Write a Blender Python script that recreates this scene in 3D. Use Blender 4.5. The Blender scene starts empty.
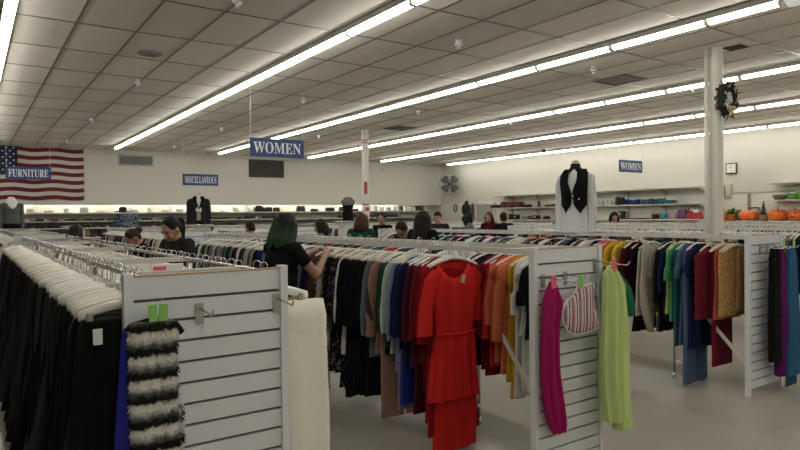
import bpy, bmesh, math, random
from mathutils import Vector, Matrix, noise
PI = math.pi; EXPO = 0.42
rnd = random.Random(7)
sc = bpy.context.scene
C = sc.collection

# ------------------------------------------------------------------ materials
MATS = {}
def mat(name, col, rough=.6, metal=0., var=0., scale=20., bump=0., bscale=200., emit=0., spec=.5):
    if name in MATS: return MATS[name]
    m = bpy.data.materials.new(name); m.use_nodes = True
    nt = m.node_tree; b = nt.nodes['Principled BSDF']
    c = (col[0], col[1], col[2], 1)
    b.inputs['Base Color'].default_value = c
    b.inputs['Roughness'].default_value = rough
    b.inputs['Metallic'].default_value = metal
    b.inputs['Specular IOR Level'].default_value = spec
    tc = nt.nodes.new('ShaderNodeTexCoord')
    if var > 0:
        nz = nt.nodes.new('ShaderNodeTexNoise'); nz.inputs['Scale'].default_value = scale; nz.inputs['Detail'].default_value = 4
        nt.links.new(tc.outputs['Object'], nz.inputs['Vector'])
        mx = nt.nodes.new('ShaderNodeMix'); mx.data_type = 'RGBA'
        mx.inputs[6].default_value = (col[0]*(1-var), col[1]*(1-var), col[2]*(1-var), 1)
        mx.inputs[7].default_value = (min(1, col[0]*(1+var)), min(1, col[1]*(1+var)), min(1, col[2]*(1+var)), 1)
        nt.links.new(nz.outputs['Fac'], mx.inputs[0]); nt.links.new(mx.outputs[2], b.inputs['Base Color'])
    if bump > 0:
        n2 = nt.nodes.new('ShaderNodeTexNoise'); n2.inputs['Scale'].default_value = bscale
        nt.links.new(tc.outputs['Object'], n2.inputs['Vector'])
        bp = nt.nodes.new('ShaderNodeBump'); bp.inputs['Strength'].default_value = bump; bp.inputs['Distance'].default_value = .01
        nt.links.new(n2.outputs['Fac'], bp.inputs['Height']); nt.links.new(bp.outputs['Normal'], b.inputs['Normal'])
    if emit > 0:
        b.inputs['Emission Color'].default_value = c; b.inputs['Emission Strength'].default_value = emit
    MATS[name] = m
    return m
def cloth(name, col, var=.22, scale=30.): return mat('cloth_' + name, col, .9, 0, var, scale, .25, 260., 0., .12)
def pattern(name, kind, cols, scale=20.):
    """speckle / stripe / floral cloth"""
    if name in MATS: return MATS[name]
    m = bpy.data.materials.new(name); m.use_nodes = True
    nt = m.node_tree; b = nt.nodes['Principled BSDF']; b.inputs['Roughness'].default_value = .9; b.inputs['Specular IOR Level'].default_value = .12
    tc = nt.nodes.new('ShaderNodeTexCoord'); rp = nt.nodes.new('ShaderNodeValToRGB')
    rp.color_ramp.interpolation = 'CONSTANT' if kind != 'fuzzy' else 'EASE'
    if kind in ('stripe_x', 'stripe_z', 'fuzzy'):
        sp = nt.nodes.new('ShaderNodeSeparateXYZ'); nt.links.new(tc.outputs['Object'], sp.inputs[0])
        nz = nt.nodes.new('ShaderNodeTexNoise'); nz.inputs['Scale'].default_value = 60 if kind != 'fuzzy' else 45
        nt.links.new(tc.outputs['Object'], nz.inputs['Vector'])
        ad = nt.nodes.new('ShaderNodeMath'); ad.operation = 'MULTIPLY_ADD'; ad.inputs[1].default_value = .004 if kind != 'fuzzy' else .035
        nt.links.new(nz.outputs['Fac'], ad.inputs[0]); nt.links.new(sp.outputs['X' if kind == 'stripe_x' else 'Z'], ad.inputs[2])
        ml = nt.nodes.new('ShaderNodeMath'); ml.operation = 'MULTIPLY'; ml.inputs[1].default_value = scale
        fr = nt.nodes.new('ShaderNodeMath'); fr.operation = 'FRACT'
        nt.links.new(ad.outputs[0], ml.inputs[0]); nt.links.new(ml.outputs[0], fr.inputs[0]); nt.links.new(fr.outputs[0], rp.inputs[0])
    else:
        vo = nt.nodes.new('ShaderNodeTexVoronoi'); vo.inputs['Scale'].default_value = scale
        nt.links.new(tc.outputs['Object'], vo.inputs['Vector']); nt.links.new(vo.outputs['Color' if kind == 'floral' else 'Distance'], rp.inputs[0])
    el = rp.color_ramp.elements
    while len(el) < len(cols): el.new(.5)
    for i, c in enumerate(cols):
        el[i].position = i/len(cols) if kind != 'fuzzy' else i/(len(cols)-1); el[i].color = (*c, 1)
    nt.links.new(rp.outputs[0], b.inputs['Base Color'])
    MATS[name] = m
    return m

WHITE = mat('white_laminate', (.66, .685, .70), .45, 0, .03, 6)
RAILW = mat('white_enamel_rail', (.62, .61, .56), .35)
CHROME = mat('chrome', (.62, .62, .6), .25, 1.)
STEEL = mat('brushed_steel', (.42, .42, .41), .4, 1.)
DARKM = mat('dark_metal', (.035, .035, .035), .5)
GROOVE = mat('groove_grey', (.13, .13, .13), .55)
MDF = mat('fibreboard_edge', (.42, .30, .18), .8)
HANGW = mat('hanger_white_plastic', (.74, .73, .68), .35)
HANGC = mat('hanger_cream_plastic', (.68, .62, .48), .4)
SIGNB = mat('sign_blue', (.035, .065, .19), .5)
SIGNW = mat('sign_white', (.80, .82, .86), .5)
TAGG = mat('tag_green', (.22, .50, .12), .6)
TAGP = mat('tag_pink', (.75, .12, .20), .6)
TAGW = mat('tag_white', (.8, .8, .78), .6)
BLACK = cloth('black', (.007, .007, .008))
CREAM = cloth('cream_white', (.76, .74, .64), .04)

# ------------------------------------------------------------------ mesh builder
class MB:
    def __init__(s): s.v = []; s.f = []; s.m = []; s.mats = []
    def mi(s, m):
        if m not in s.mats: s.mats.append(m)
        return s.mats.index(m)
    def add(s, vs, fs, m=None):
        o = len(s.v); s.v += [Vector(p) for p in vs]
        k = s.mi(m) if m else 0
        for f in fs: s.f.append([i+o for i in f]); s.m.append(k)
    def box(s, x0, x1, y0, y1, z0, z1, m=None):
        vs = [(x, y, z) for z in (z0, z1) for y in (y0, y1) for x in (x0, x1)]
        s.add(vs, [(0,2,3,1),(4,5,7,6),(0,1,5,4),(2,6,7,3),(0,4,6,2),(1,3,7,5)], m)
    def rbox(s, c, size, M=None, bev=.01, m=None, seg=2):
        bm = bmesh.new(); bmesh.ops.create_cube(bm, size=1)
        for v in bm.verts: v.co = Vector((v.co.x*size[0], v.co.y*size[1], v.co.z*size[2]))
        if bev: bmesh.ops.bevel(bm, geom=bm.edges[:], offset=bev, segments=seg, affect='EDGES', profile=.5)
        for v in bm.verts:
            p = M @ v.co if M else v.co
            v.co = p + Vector(c)
        s.frombm(bm, m)
    def frombm(s, bm, m=None):
        bm.verts.index_update()
        s.add([v.co.copy() for v in bm.verts], [[v.index for v in f.verts] for f in bm.faces], m); bm.free()
    def rings(s, rings, cap0=True, cap1=True, m=None, closed=False):
        n = len(rings[0]); vs = [p for r in rings for p in r]; fs = []
        R = len(rings)
        for i in range(R if closed else R-1):
            a = i*n; b = ((i+1) % R)*n
            for j in range(n):
                k = (j+1) % n; fs.append((a+j, a+k, b+k, b+j))
        if not closed:
            if cap0: fs.append(tuple(range(n-1, -1, -1)))
            if cap1: fs.append(tuple((R-1)*n+j for j in range(n)))
        s.add(vs, fs, m)
    def tube(s, pts, r, n=6, m=None, closed=False):
        pts = [Vector(p) for p in pts]; rs = r if isinstance(r, (list, tuple)) else [r]*len(pts)
        out = []; L = len(pts); pu = None
        for i, p in enumerate(pts):
            if closed: t = pts[(i+1) % L] - pts[i-1]
            else: t = pts[min(i+1, L-1)] - pts[max(i-1, 0)]
            t.normalize()
            if pu is None:
                u = t.orthogonal().normalized()
            else:
                u = (pu - t*pu.dot(t)); u = u.normalized() if u.length > 1e-6 else t.orthogonal().normalized()
            pu = u; w = t.cross(u)
            out.append([p + (u*math.cos(2*PI*j/n) + w*math.sin(2*PI*j/n))*rs[i] for j in range(n)])
        s.rings(out, m=m, closed=closed)
    def bar(s, a, b, w, h, m=None):
        a, b = Vector(a), Vector(b); t = (b-a).normalized()
        u = t.cross(Vector((0,0,1)))
        u = u.normalized() if u.length > 1e-4 else Vector((1,0,0))
        v = u.cross(t)
        s.rings([[p + u*w/2*i + v*h/2*j for i, j in ((-1,-1),(1,-1),(1,1),(-1,1))] for p in (a, b)], m=m)
    def lathe(s, prof, n=16, c=(0,0,0), m=None, cap=True):
        c = Vector(c)
        s.rings([[c + Vector((r*math.cos(2*PI*j/n), r*math.sin(2*PI*j/n), z)) for j in range(n)] for r, z in prof], cap, cap, m)
    def ell(s, c, r, n=12, k=8, M=None, m=None):
        c = Vector(c); R = []
        for i in range(k+1):
            a = -PI/2 + PI*i/k; cr = max(math.cos(a), .02); z = math.sin(a)
            ring = [Vector((r[0]*cr*math.cos(2*PI*j/n), r[1]*cr*math.sin(2*PI*j/n), r[2]*z)) for j in range(n)]
            R.append([c + (M @ p if M else p) for p in ring])
        s.rings(R, m=m)
    def cap(s, a, b, ra, rb, n=10):
        """tapered capsule"""
        a, b = Vector(a), Vector(b)
        s.tube([a, b], [ra, rb], n)
        s.ell(a, (ra,)*3, n, 6); s.ell(b, (rb,)*3, n, 6)
    def mesh(s, name, mt=None, smooth=True):
        me = bpy.data.meshes.new(name); me.from_pydata(s.v, [], s.f)
        if s.mats:
            for m in s.mats: me.materials.append(m)
            me.polygons.foreach_set('material_index', s.m)
        elif mt: me.materials.append(mt)
        if smooth: me.polygons.foreach_set('use_smooth', [True]*len(me.polygons))
        me.update(); return me
    def build(s, name, mt=None, parent=None, smooth=False, loc=(0,0,0), rz=0, auto=False):
        me = s.mesh(name, mt, smooth)
        if auto:
            try: me.set_sharp_from_angle(angle=math.radians(40))
            except Exception: pass
        return put(name, me, parent, loc, rz)
def put(name, me, parent=None, loc=(0,0,0), rz=0):
    o = bpy.data.objects.new(name, me); C.objects.link(o); o.location = loc; o.rotation_euler = (0,0,rz)
    if parent: o.parent = parent
    return o
def tag(o, label, cat, group=None, kind=None):
    o['label'] = label; o['category'] = cat
    if group: o['group'] = group
    if kind: o['kind'] = kind
    return o
def thing(name, label, cat, loc=(0,0,0), rz=0, group=None):
    o = bpy.data.objects.new(name, None); C.objects.link(o); o.empty_display_size = .1
    o.location = loc; o.rotation_euler = (0,0,rz)
    return tag(o, label, cat, group)
def struct(mb, name, mt, smooth=False):
    o = mb.build(name, mt, None, smooth); o['kind'] = 'structure'; return o
def dup(o, loc=None, rz=None, label=None, group=None):
    r = o.copy(); C.objects.link(r)
    if loc is not None: r.location = loc
    if rz is not None: r.rotation_euler = (0,0,rz)
    if label: r['label'] = label
    if group: r['group'] = group
    for ch in list(o.children):
        c = ch.copy(); C.objects.link(c); c.parent = r
        for g in list(ch.children):
            d = g.copy(); C.objects.link(d); d.parent = c
    return r

# ------------------------------------------------------------------ room
H = 3.70
XL, XR, YF, YB = -6.0, 16.5, -6.0, 20.75
def floor_mat():
    m = mat('vinyl_floor', (.37, .345, .29), .28, 0, .10, 1.3)
    nt = m.node_tree; b = nt.nodes['Principled BSDF']
    src = b.inputs['Base Color'].links[0].from_socket
    tc = nt.nodes.new('ShaderNodeTexCoord'); br = nt.nodes.new('ShaderNodeTexBrick')
    br.offset = 0; br.inputs['Scale'].default_value = 1; br.inputs['Brick Width'].default_value = .305; br.inputs['Row Height'].default_value = .305
    br.inputs['Mortar Size'].default_value = .0015; br.inputs['Color1'].default_value = (1,1,1,1); br.inputs['Color2'].default_value = (.93,.93,.93,1); br.inputs['Mortar'].default_value = (.75,.75,.75,1)
    mx = nt.nodes.new('ShaderNodeMix'); mx.data_type = 'RGBA'; mx.blend_type = 'MULTIPLY'; mx.inputs[0].default_value = 1
    nt.links.new(tc.outputs['Object'], br.inputs['Vector']); nt.links.new(src, mx.inputs[6]); nt.links.new(br.outputs['Color'], mx.inputs[7])
    nt.links.new(mx.outputs[2], b.inputs['Base Color'])
    return m
q = MB(); q.box(XL-.2, XR+.2, YF-.2, YB+1, -.1, 0); struct(q, 'floor', floor_mat())
def tile_mat():
    m = mat('acoustic_tile', (.84, .785, .70), .9, 0, .05, 3., .5, 90.)
    nt = m.node_tree; b = nt.nodes['Principled BSDF']
    src = b.inputs['Base Color'].links[0].from_socket
    tc = nt.nodes.new('ShaderNodeTexCoord'); mp = nt.nodes.new('ShaderNodeMapping')
    mp.inputs['Location'].default_value = (-.39, -.22, 0)
    br = nt.nodes.new('ShaderNodeTexBrick'); br.offset = 0
    br.inputs['Scale'].default_value = 1; br.inputs['Brick Width'].default_value = .61; br.inputs['Row Height'].default_value = 1.22
    br.inputs['Mortar Size'].default_value = 0; br.inputs['Color1'].default_value = (1,1,1,1); br.inputs['Color2'].default_value = (.84,.84,.84,1)
    mx = nt.nodes.new('ShaderNodeMix'); mx.data_type = 'RGBA'; mx.blend_type = 'MULTIPLY'; mx.inputs[0].default_value = 1
    nt.links.new(tc.outputs['Object'], mp.inputs[0]); nt.links.new(mp.outputs[0], br.inputs['Vector'])
    nt.links.new(src, mx.inputs[6]); nt.links.new(br.outputs['Color'], mx.inputs[7]); nt.links.new(mx.outputs[2], b.inputs['Base Color'])
    return m
q = MB(); q.box(XL-.2, XR+.2, YF-.2, YB+1, H, H+.1); struct(q, 'ceiling', tile_mat())
q = MB()
x = .39 - .61*10
while x < XR:
    q.box(x-.012, x+.012, YF, YB, H-.006, H+.001); x += .61
y = 7.54 - 1.22*11
while y < YB:
    q.box(XL, XR, y-.012, y+.012, H-.0045, H+.001); y += 1.22
struct(q, 'trim_1', mat('ceiling_tee_bar', (.17, .155, .13), .35, .3))
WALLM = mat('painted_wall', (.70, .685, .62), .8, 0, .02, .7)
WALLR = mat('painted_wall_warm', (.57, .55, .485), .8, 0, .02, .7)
# back wall: upper bulkhead, recess behind it with concealed lighting
q = MB(); q.box(XL, XR, YB, YB+.06, 2.01, H); q.box(XL, XR, YB+.5, YB+.56, 0, 2.4); q.box(XL, XR, YB+.05, YB+.5, 2.35, 2.40); struct(q, 'wall_back', WALLM)
q = MB(); q.box(XL-.1, XL, YF, YB+.6, 0, H); struct(q, 'wall_left', WALLM)
q = MB(); q.box(XL, XR, YF-.1, YF, 0, H); struct(q, 'wall_front', WALLM)
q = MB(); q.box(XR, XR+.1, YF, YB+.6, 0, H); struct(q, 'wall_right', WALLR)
# horizontally grooved slat board on the right wall, below the plain plaster
q = MB(); z = .1
while z < 2.05:
    q.box(XR-.018, XR, 6, YB, z, z+.068); z += .076
struct(q, 'trim_2', mat('slat_board', (.70, .68, .61), .5))
q = MB(); q.box(XR-.03, XR, 7.0, 9.1, 2.05, 2.09); struct(q, 'trim_3', mat('trim_edge_grey', (.35, .34, .31), .6))  # grey strip along the lower edge of the upper wall panel
q = MB(); q.box(XR-.05, XR, 8.02, 8.08, 1.0, 2.05); struct(q, 'trim_4', mat('trim_post_grey', (.2, .2, .19), .5))

# ------------------------------------------------------------------ lights
LIGHT = mat('lit_tube', (1.0, .972, .895), .5, emit=13.5)
HOUS = mat('light_housing', (.45, .43, .38), .5)
def light_proto():
    t = thing('ceiling_light', 'x', 'ceiling light')
    h = MB(); h.box(-.055, .055, -.605, .605, -.06, 0)
    h.build('housing', HOUS, t)
    l = MB(); l.rings([[Vector((.051*math.cos(a), yy, -.060 + .05*math.sin(a))) for a in [PI + PI*i/6 for i in range(7)]] for yy in (-.572, .572)])
    l.build('diffuser', LIGHT, t)
    for s in (-1, 1):
        e = MB(); e.box(-.035, .035, s*.591-.014, s*.591+.014, -.105, -.061); e.build('lamp_holder', HOUS, t)
    return t
lp = light_proto(); first = True
rows = [(.37, 'leftmost row, cut off by the left edge'), (3.55, 'second row from the left'), (6.58, 'third row from the left, ending at the lens-covered light'), (9.70, 'fourth row from the left'), (12.70, 'fifth row from the left'), (15.85, 'sixth row, along the right wall')]
for x, desc in rows:
    y = 6.08 + .61 - 1.22*9; k = 0
    while y < 20.0:
        if not (x == 6.58 and 0.9 < y < 3.1) and y > -4.5:
            lab = 'white fluorescent strip light in the ' + desc
            if first: o = lp; o.location = (x, y, H-.006); o['label'] = lab; o['group'] = 'strip lights, ' + desc; first = False
            else: dup(lp, (x, y, H-.006), 0, lab, 'strip lights, ' + desc)
        y += 1.22
dup(lp, (6.58, 3.275, H-.006), 0, 'short last fluorescent strip of the third light row beside the lens-covered light').scale = (1, .6, 1)
# wrap-round lens light at the near end of the third row
t = thing('wrap_light', 'wide clear-lens ceiling light at the near end of the third light row', 'ceiling light', (6.58, 1.93, H-.006))
q = MB(); q.box(-.15, .15, -.9, .9, -.05, 0); q.build('housing', HOUS, t)
q = MB(); q.rings([[Vector((.15*math.cos(a), yy, -.05+.09*math.sin(a)*(1 if i % 2 else .92))) for i, a in enumerate([PI+PI*i/24 for i in range(25)])] for yy in (-.9, .9)])
q.build('lens', mat('prismatic_lens', (.8, .8, .78), .15, 0, emit=.3), t)
# concealed tubes behind the back bulkhead
t0 = thing('cove_tube', 'hidden fluorescent tube behind the bulkhead above the back shelves', 'cove light', (1, YB+.2, 2.3), 0, 'cove tubes behind the back bulkhead')
q = MB(); q.box(-.6, .6, -.03, .03, 0, .045); q.build('housing', HOUS, t0)
q = MB(); q.tube([(-.58,0,-.02),(.58,0,-.02)], .018, 8); q.build('tube', mat('cove_lit', (1, .97, .88), .5, emit=26.), t0)
for i in range(1, 9): dup(t0, (1+1.62*i, YB+.2, 2.3), 0)

# ------------------------------------------------------------------ ceiling fittings
t = thing('sprinkler_head', 'x', 'sprinkler')
q = MB(); q.lathe([(.0,0),(.045,0),(.04,-.012),(.0,-.012)], 14); q.build('escutcheon', SIGNW, t, True)
q = MB(); q.lathe([(.026,-.012),(.03,-.03),(.05,-.04),(.048,-.055),(.018,-.06),(.016,-.085),(.03,-.09),(.02,-.1)], 12); q.build('guard', SIGNW, t, True)
sp0 = t; n = 0
colname = {2.17: 'between the first and second light rows', 4.95: 'between the second and third light rows', 7.5: 'between the third and fourth light rows', 10.1: 'between the fourth and fifth light rows'}
rowname = ['nearest', 'second', 'third', 'fourth farthest']
for xx in (2.17, 4.95, 7.5, 10.1):
    for j, yy in enumerate((5.85, 10.15, 14.5, 18.6)):
        lab = '%s white sprinkler head on the ceiling %s' % (rowname[j], colname[xx])
        if n == 0: t.location = (xx, yy, H); t['label'] = lab; t['group'] = 'ceiling sprinkler heads'
        else: dup(sp0, (xx, yy, H), 0, lab, 'ceiling sprinkler heads')
        n += 1
q = MB()
for r in (.16, .115, .07): q.lathe([(r, 0), (r, -.012), (r-.03, -.022), (r-.03, 0)], 24)
tag(q.build('ceiling_diffuser', STEEL, None, True, (1.96, 8.42, H)), 'round grey air diffuser set in a ceiling tile', 'vent')
def sqvent(x, y, lab):
    t = thing('ceiling_vent', lab, 'vent', (x, y, H))
    q = MB(); 
    for a in (-1, 1): q.box(a*.29-.02, a*.29+.02, -.31, .31, -.01, 0); q.box(-.31, .31, a*.29-.02, a*.29+.02, -.01, 0)
    q.build('frame', mat('vent_frame', (.10,.09,.075), .6), t)
    q = MB()
    for k in range(9): q.bar((-.27, -.24+.06*k, -.004), (.27, -.24+.06*k, -.004), .03, .003)
    q.build('louvre', mat('vent_dark', (.03,.028,.025), .6), t)
sqvent(8.58, 6.19, 'dark square ceiling vent near the wreathed column')
sqvent(8.63, 12.41, 'dark square ceiling vent far off near the red-banded column')
q = MB(); q.box(-.12, .12, -.12, .12, -.006, 0)
tag(q.build('ceiling_hatch', mat('hatch_dark', (.012,.012,.012), .9), None, False, (8.19, 4.17, H)), 'small black opening in the ceiling beside the wreathed column', 'opening')
t = thing('dome_camera', 'dark dome camera under the ceiling before the right wall', 'camera', (15.3, 13.9, H))
q = MB(); q.lathe([(.0,0),(.11,0),(.11,-.05),(.0,-.05)], 18); q.build('mount', SIGNW, t, True)
q = MB(); q.ell((0,0,-.05), (.09,.09,.10)); q.build('dome', mat('smoked_dome', (.012,.012,.012), .1), t, True)
t = thing('wall_camera', 'tiny white camera high on the back wall', 'camera', (13.54, YB, 3.42))
q = MB(); q.rbox((0,-.05,0), (.10,.10,.08)); q.build('body', TAGW, t); q = MB(); q.ell((0,-.1,-.01), (.03,.02,.03)); q.build('lens', DARKM, t)
# wall vents
def wvent(x0, x1, z0, z1, lab, fm, sm, n):
    t = thing('wall_vent', lab, 'vent', ((x0+x1)/2, YB, (z0+z1)/2)); w, h = (x1-x0)/2, (z1-z0)/2
    q = MB(); e = .045
    q.box(-w, w, -.02, 0, h-e, h); q.box(-w, w, -.02, 0, -h, -h+e); q.box(-w, -w+e, -.02, 0, -h, h); q.box(w-e, w, -.02, 0, -h, h)
    q.build('frame', fm, t)
    q = MB()
    for k in range(n):
        z = -h+e+(2*h-2*e)*(k+.5)/n; q.bar((-w+e, -.012, z), (w-e, -.012, z), .018, (2*h-2*e)/n*.55)
    q.box(-w+e, w-e, -.002, 0, -h+e, h-e); q.build('louvre', sm, t)
wvent(3.83, 4.87, 3.22, 3.57, 'grey louvred wall vent beside the flag', STEEL, mat('vent_grey', (.22,.21,.19), .5), 7)
wvent(8.02, 9.33, 2.98, 3.60, 'dark brown louvred vent on the wall below the nearest blue sign', mat('vent_brown', (.07,.06,.045), .6), mat('vent_brown2', (.045,.04,.03), .6), 10)

# ------------------------------------------------------------------ signs
def text_mesh(s, w, h, depth=.004):
    cu = bpy.data.curves.new('t', 'FONT'); cu.body = ''.join(chr(0x1D400+ord(c)-65) for c in s); cu.extrude = .01
    o = bpy.data.objects.new('t', cu); C.objects.link(o)
    bpy.context.view_layer.update(); dg = bpy.context.evaluated_depsgraph_get()
    me = bpy.data.meshes.new_from_object(o.evaluated_get(dg)); bpy.data.objects.remove(o)
    xs = [v.co.x for v in me.vertices]; ys = [v.co.y for v in me.vertices]
    x0, x1, y0, y1 = min(xs), max(xs), min(ys), max(ys)
    for v in me.vertices:
        x = ((v.co.x-x0)/(x1-x0)-.5)*w; y = ((v.co.y-y0)/(y1-y0)-.5)*h
        v.co = Vector((x, -depth*(1 if v.co.z > 0 else 0), y))
    me.materials.clear(); me.materials.append(SIGNW); return me
def sign(txt, x, y, z, lab, w=.97, h=.31):
    t = thing('hanging_sign', lab, 'sign', (x, y, z))
    q = MB(); q.box(-w/2, w/2, 0, .012, -h/2, h/2); bd = q.build('board', SIGNB, t)
    put('lettering', text_mesh(txt, w*.88, h*.60), bd, (0, -.0005, 0))
    for s in (-1, 1):
        q = MB(); q.tube([(s*w*.48, .006, h/2-.002), (s*w*.48, .006, H-z)], .003, 5); q.build('wire', TAGW, t)
sign('WOMEN', 4.30, 9.8, 2.735, 'large blue WOMEN sign hanging nearest, over the left racks')
sign('FURNITURE', 1.25, 17.9, 2.73, 'blue FURNITURE sign hanging in front of the flag')
sign('MISCELLANEOUS', 5.24, 17.1, 2.62, 'blue MISCELLANEOUS sign hanging before the back wall')
sign('WOMEN', 14.02, 9.8, 2.78, 'small distant blue WOMEN sign hanging before the right wall')

# flag
t = thing('flag', 'american flag hung flat on the back wall', 'flag', (2.87, YB-.03, 3.66))
q = MB(); W, HH = 2.75, 1.50; NX = 44
RED = mat('flag_red', (.16,.012,.022), .8); FW = mat('flag_white', (.62,.60,.56), .8); FB = mat('flag_blue', (.012,.022,.07), .8)
def fy(x, z): return .012*math.sin(5*x+2*z) + .008*math.sin(13*x)
for r in range(13):
    for c in range(NX):
        x0, x1 = -W+W*c/NX, -W+W*(c+1)/NX; z0, z1 = -HH*(r+1)/13, -HH*r/13
        sag = lambda x: .02*math.sin(6*x)
        m = FB if (r < 7 and (x0+x1)/2 < -W+W*.385) else (RED if r % 2 == 0 else FW)
        q.add([(x, fy(x, z), z+sag(x)) for x, z in ((x0,z0),(x1,z0),(x1,z1),(x0,z1))], [(0,1,2,3)], m)
for i in range(9):
    for j in range(6 if i % 2 == 0 else 5):
        cx = -W + W*.385*((j+.5)/6 if i % 2 == 0 else (j+1)/6); cz = -HH*7/13*(i+.6)/9.2; pts = []
        for k in range(10):
            a = PI/2+PI*k/5; rr = .042 if k % 2 == 0 else .017
            x, z = cx+rr*math.cos(a), cz+rr*math.sin(a); pts.append((x, fy(x, z)-.006, z+.02*math.sin(6*x)))
        q.add(pts, [tuple(range(10))], FW)
q.build('fabric', None, t)
q = MB(); q.tube([(-W, .012, .012), (0, .012, .012)], .008, 6); q.build('rod', STEEL, t)

# ------------------------------------------------------------------ columns, wreath
COLM = mat('column_paint', (.66, .64, .57), .5)
q = MB(); q.lathe([(.082, 0), (.082, H)], 24)
c1 = tag(q.build('column', COLM, None, True, auto=True, loc=(7.98, 4.31, 0)), 'round white steel column carrying the wreath', 'column')
q = MB(); q.tube([(0,0,0),(0,0,H)], .028, 10)
tag(q.build('conduit_pipe', COLM, None, True, (7.86, 4.37, 0)), 'thin white pipe running up beside the wreathed column', 'pipe')
t = thing('column', 'far white column with red bands near its top', 'column', (8.05, 13.1, 0))
q = MB(); q.lathe([(.085, 0), (.085, H)], 20); q.build('shaft', COLM, t, True, auto=True)
for z in (3.36, 3.42, 1.85): 
    q = MB(); q.lathe([(.087, z), (.087, z+.03)], 20); q.build('red_band', mat('band_red', (.35,.05,.04), .6), t, True, auto=True)
Mz = Matrix.Rotation(math.radians(-30), 3, 'Z')
q = MB(); q.rbox((0,0,0), (.08,.012,.30), Mz, .003); o = tag(q.build('extinguisher_sign', mat('sign_red', (.38,.07,.05), .6), None, loc=(8.0, 13.005, 2.27)), 'narrow red sign on the far red-banded column', 'sign')
q = MB(); q.rbox((0,0,0), (.13,.012,.26), Mz, .003, TAGW); q.rbox((.0,-.008,.03), (.10,.006,.09), Mz, .002, MATS['sign_red'])
tag(q.build('wall_plaque', None, None, loc=(8.03, 13.005, 1.72)), 'white and red plaque low on the far red-banded column', 'sign')
def wreath(x, y, z, rz):
    t = thing('wreath', 'dark green christmas wreath with a gold bow on the near column', 'wreath', (x, y, z), rz)
    q = MB(); r2 = random.Random(3)
    for i in range(260):
        a = 2*PI*r2.random(); b = 2*PI*r2.random(); R = .135
        cx, cz = (R+.05*math.cos(b))*math.cos(a), (R*1.2+.05*math.cos(b))*math.sin(a); cy = .045*math.sin(b)
        d = Vector((r2.uniform(-1,1), r2.uniform(-1,.6), r2.uniform(-1,1))).normalized()*.05
        q.tube([(cx,cy,cz), Vector((cx,cy,cz))+d*.6, Vector((cx,cy,cz))+d], [.008,.01,.001], 5)
    q.tube([(.135*math.cos(2*PI*i/24), 0, .162*math.sin(2*PI*i/24)) for i in range(24)], .035, 8, closed=True)
    q.build('foliage', mat('wreath_green', (.018,.026,.012), .8, 0, .5, 40), t)
    q = MB()
    for s in (-1, 1):
        q.ell((s*.05, -.06, -.12), (.05,.025,.035)); q.tube([(0,-.06,-.13),(s*.03,-.065,-.2),(s*.05,-.06,-.25)], [.02,.018,.012], 6)
    q.ell((0,-.07,-.12), (.022,.022,.022)); q.build('bow', mat('bow_gold', (.42,.36,.20), .4, .2), t, True)
    q = MB()
    for i in range(9):
        q.ell((r2.uniform(-.05,.03), -.03+r2.uniform(-.02,.02), r2.uniform(-.04,.07)), (.03,.02,.03))
    q.build('silver_flower', mat('silver_white', (.55,.56,.58), .4), t, True)
    q = MB()
    for i in range(7):
        a = i*.9; q.ell((.135*math.cos(a), -.055, .162*math.sin(a)), (.02,.02,.02))
    q.build('bauble', mat('bauble_gold', (.50,.42,.2), .3, .6), t, True)
wreath(7.915, 4.14, 3.0, math.radians(-4))

# ------------------------------------------------------------------ racks
PH = 1.37
def panel_mb(w):
    q = MB(); z = PH-.085
    q.box(.03, w-.03, 0, .018, PH-.079, PH-.002)
    z = PH-.085
    while z > .08:
        z0 = max(z-.070, .05); q.box(.03, w-.03, 0, .018, z0, z); z -= .077
    q.box(.01, w-.01, .017, .024, .05, PH-.004, GROOVE)
    return q
def rack(x0, y0, y1, label, w=.60, braces=(), legs=(1.05, 2.6, 4.2), rails=(.07, None), board=None, chrome=False):
    t = thing('clothing_rack', label, 'clothing rack', (x0, y0, 0)); L = y1-y0
    q = MB(); q.mi(WHITE); q = panel_mb_w(q, w); p = q.build('end_panel', None, t)
    q = MB(); q.box(.028, w-.028, -.001, .026, PH-.002, PH+.004); q.build('edge_band', MDF, t)
    for s in (0, w-.03):
        q = MB(); q.box(s, s+.03, -.012, .03, 0, PH+.012); q.build('stile', WHITE, t)
    xs = (.075, w-.075)
    for x in xs:
        q = MB()
        if chrome: q.tube([(x, .02, PH-.013), (x, L, PH-.013)], .010, 10); q.build('hang_rail', CHROME, t, True)
        else: q.box(x-.01, x+.01, .02, L, PH-.035, PH-.003); q.build('hang_rail', RAILW, t)
    for y in [.28] + [a+.1 for a in legs] + [L-.02]:
        if y < L: 
            q = MB(); q.box(.05, w-.05, y-.015, y+.015, PH-.03, PH-.005); q.build('crossbar', RAILW, t)
    for y in legs:
        for x in xs:
            q = MB(); q.tube([(x, y, .06), (x, y, PH-.03)], .011, 8); q.lathe([(.02,.0),(.02,.015),(.011,.06)], 10, (x,y,0)); q.build('leg', CHROME, t, True)
        q = MB(); q.box(xs[0], xs[1], y-.012, y+.012, .13, .155); q.build('foot_bar', CHROME, t)
    for x, ya, za, yb, zb in braces:
        q = MB(); q.bar((x, ya, za), (x, yb, zb), .012, .03); q.build('brace', RAILW, t)
    q = MB(); q.box(.0, w, L-.02, L, 0, PH); q.build('far_panel', WHITE, t)
    if board: 
        q = MB(); q.box(.05, w-.05, board-.25, board+.25, PH-.005, PH+.012); q.build('top_board', WHITE, t)
    return t
def panel_mb_w(q, w):
    q.box(.03, w-.03, 0, .018, PH-.079, PH-.002, WHITE)
    z = PH-.090
    while z > .08:
        z0 = max(z-.066, .05); q.box(.03, w-.03, 0, .018, z0, z, WHITE); z -= .077
    q.box(.01, w-.01, .017, .024, .05, PH-.004, GROOVE)
    return q
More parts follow.
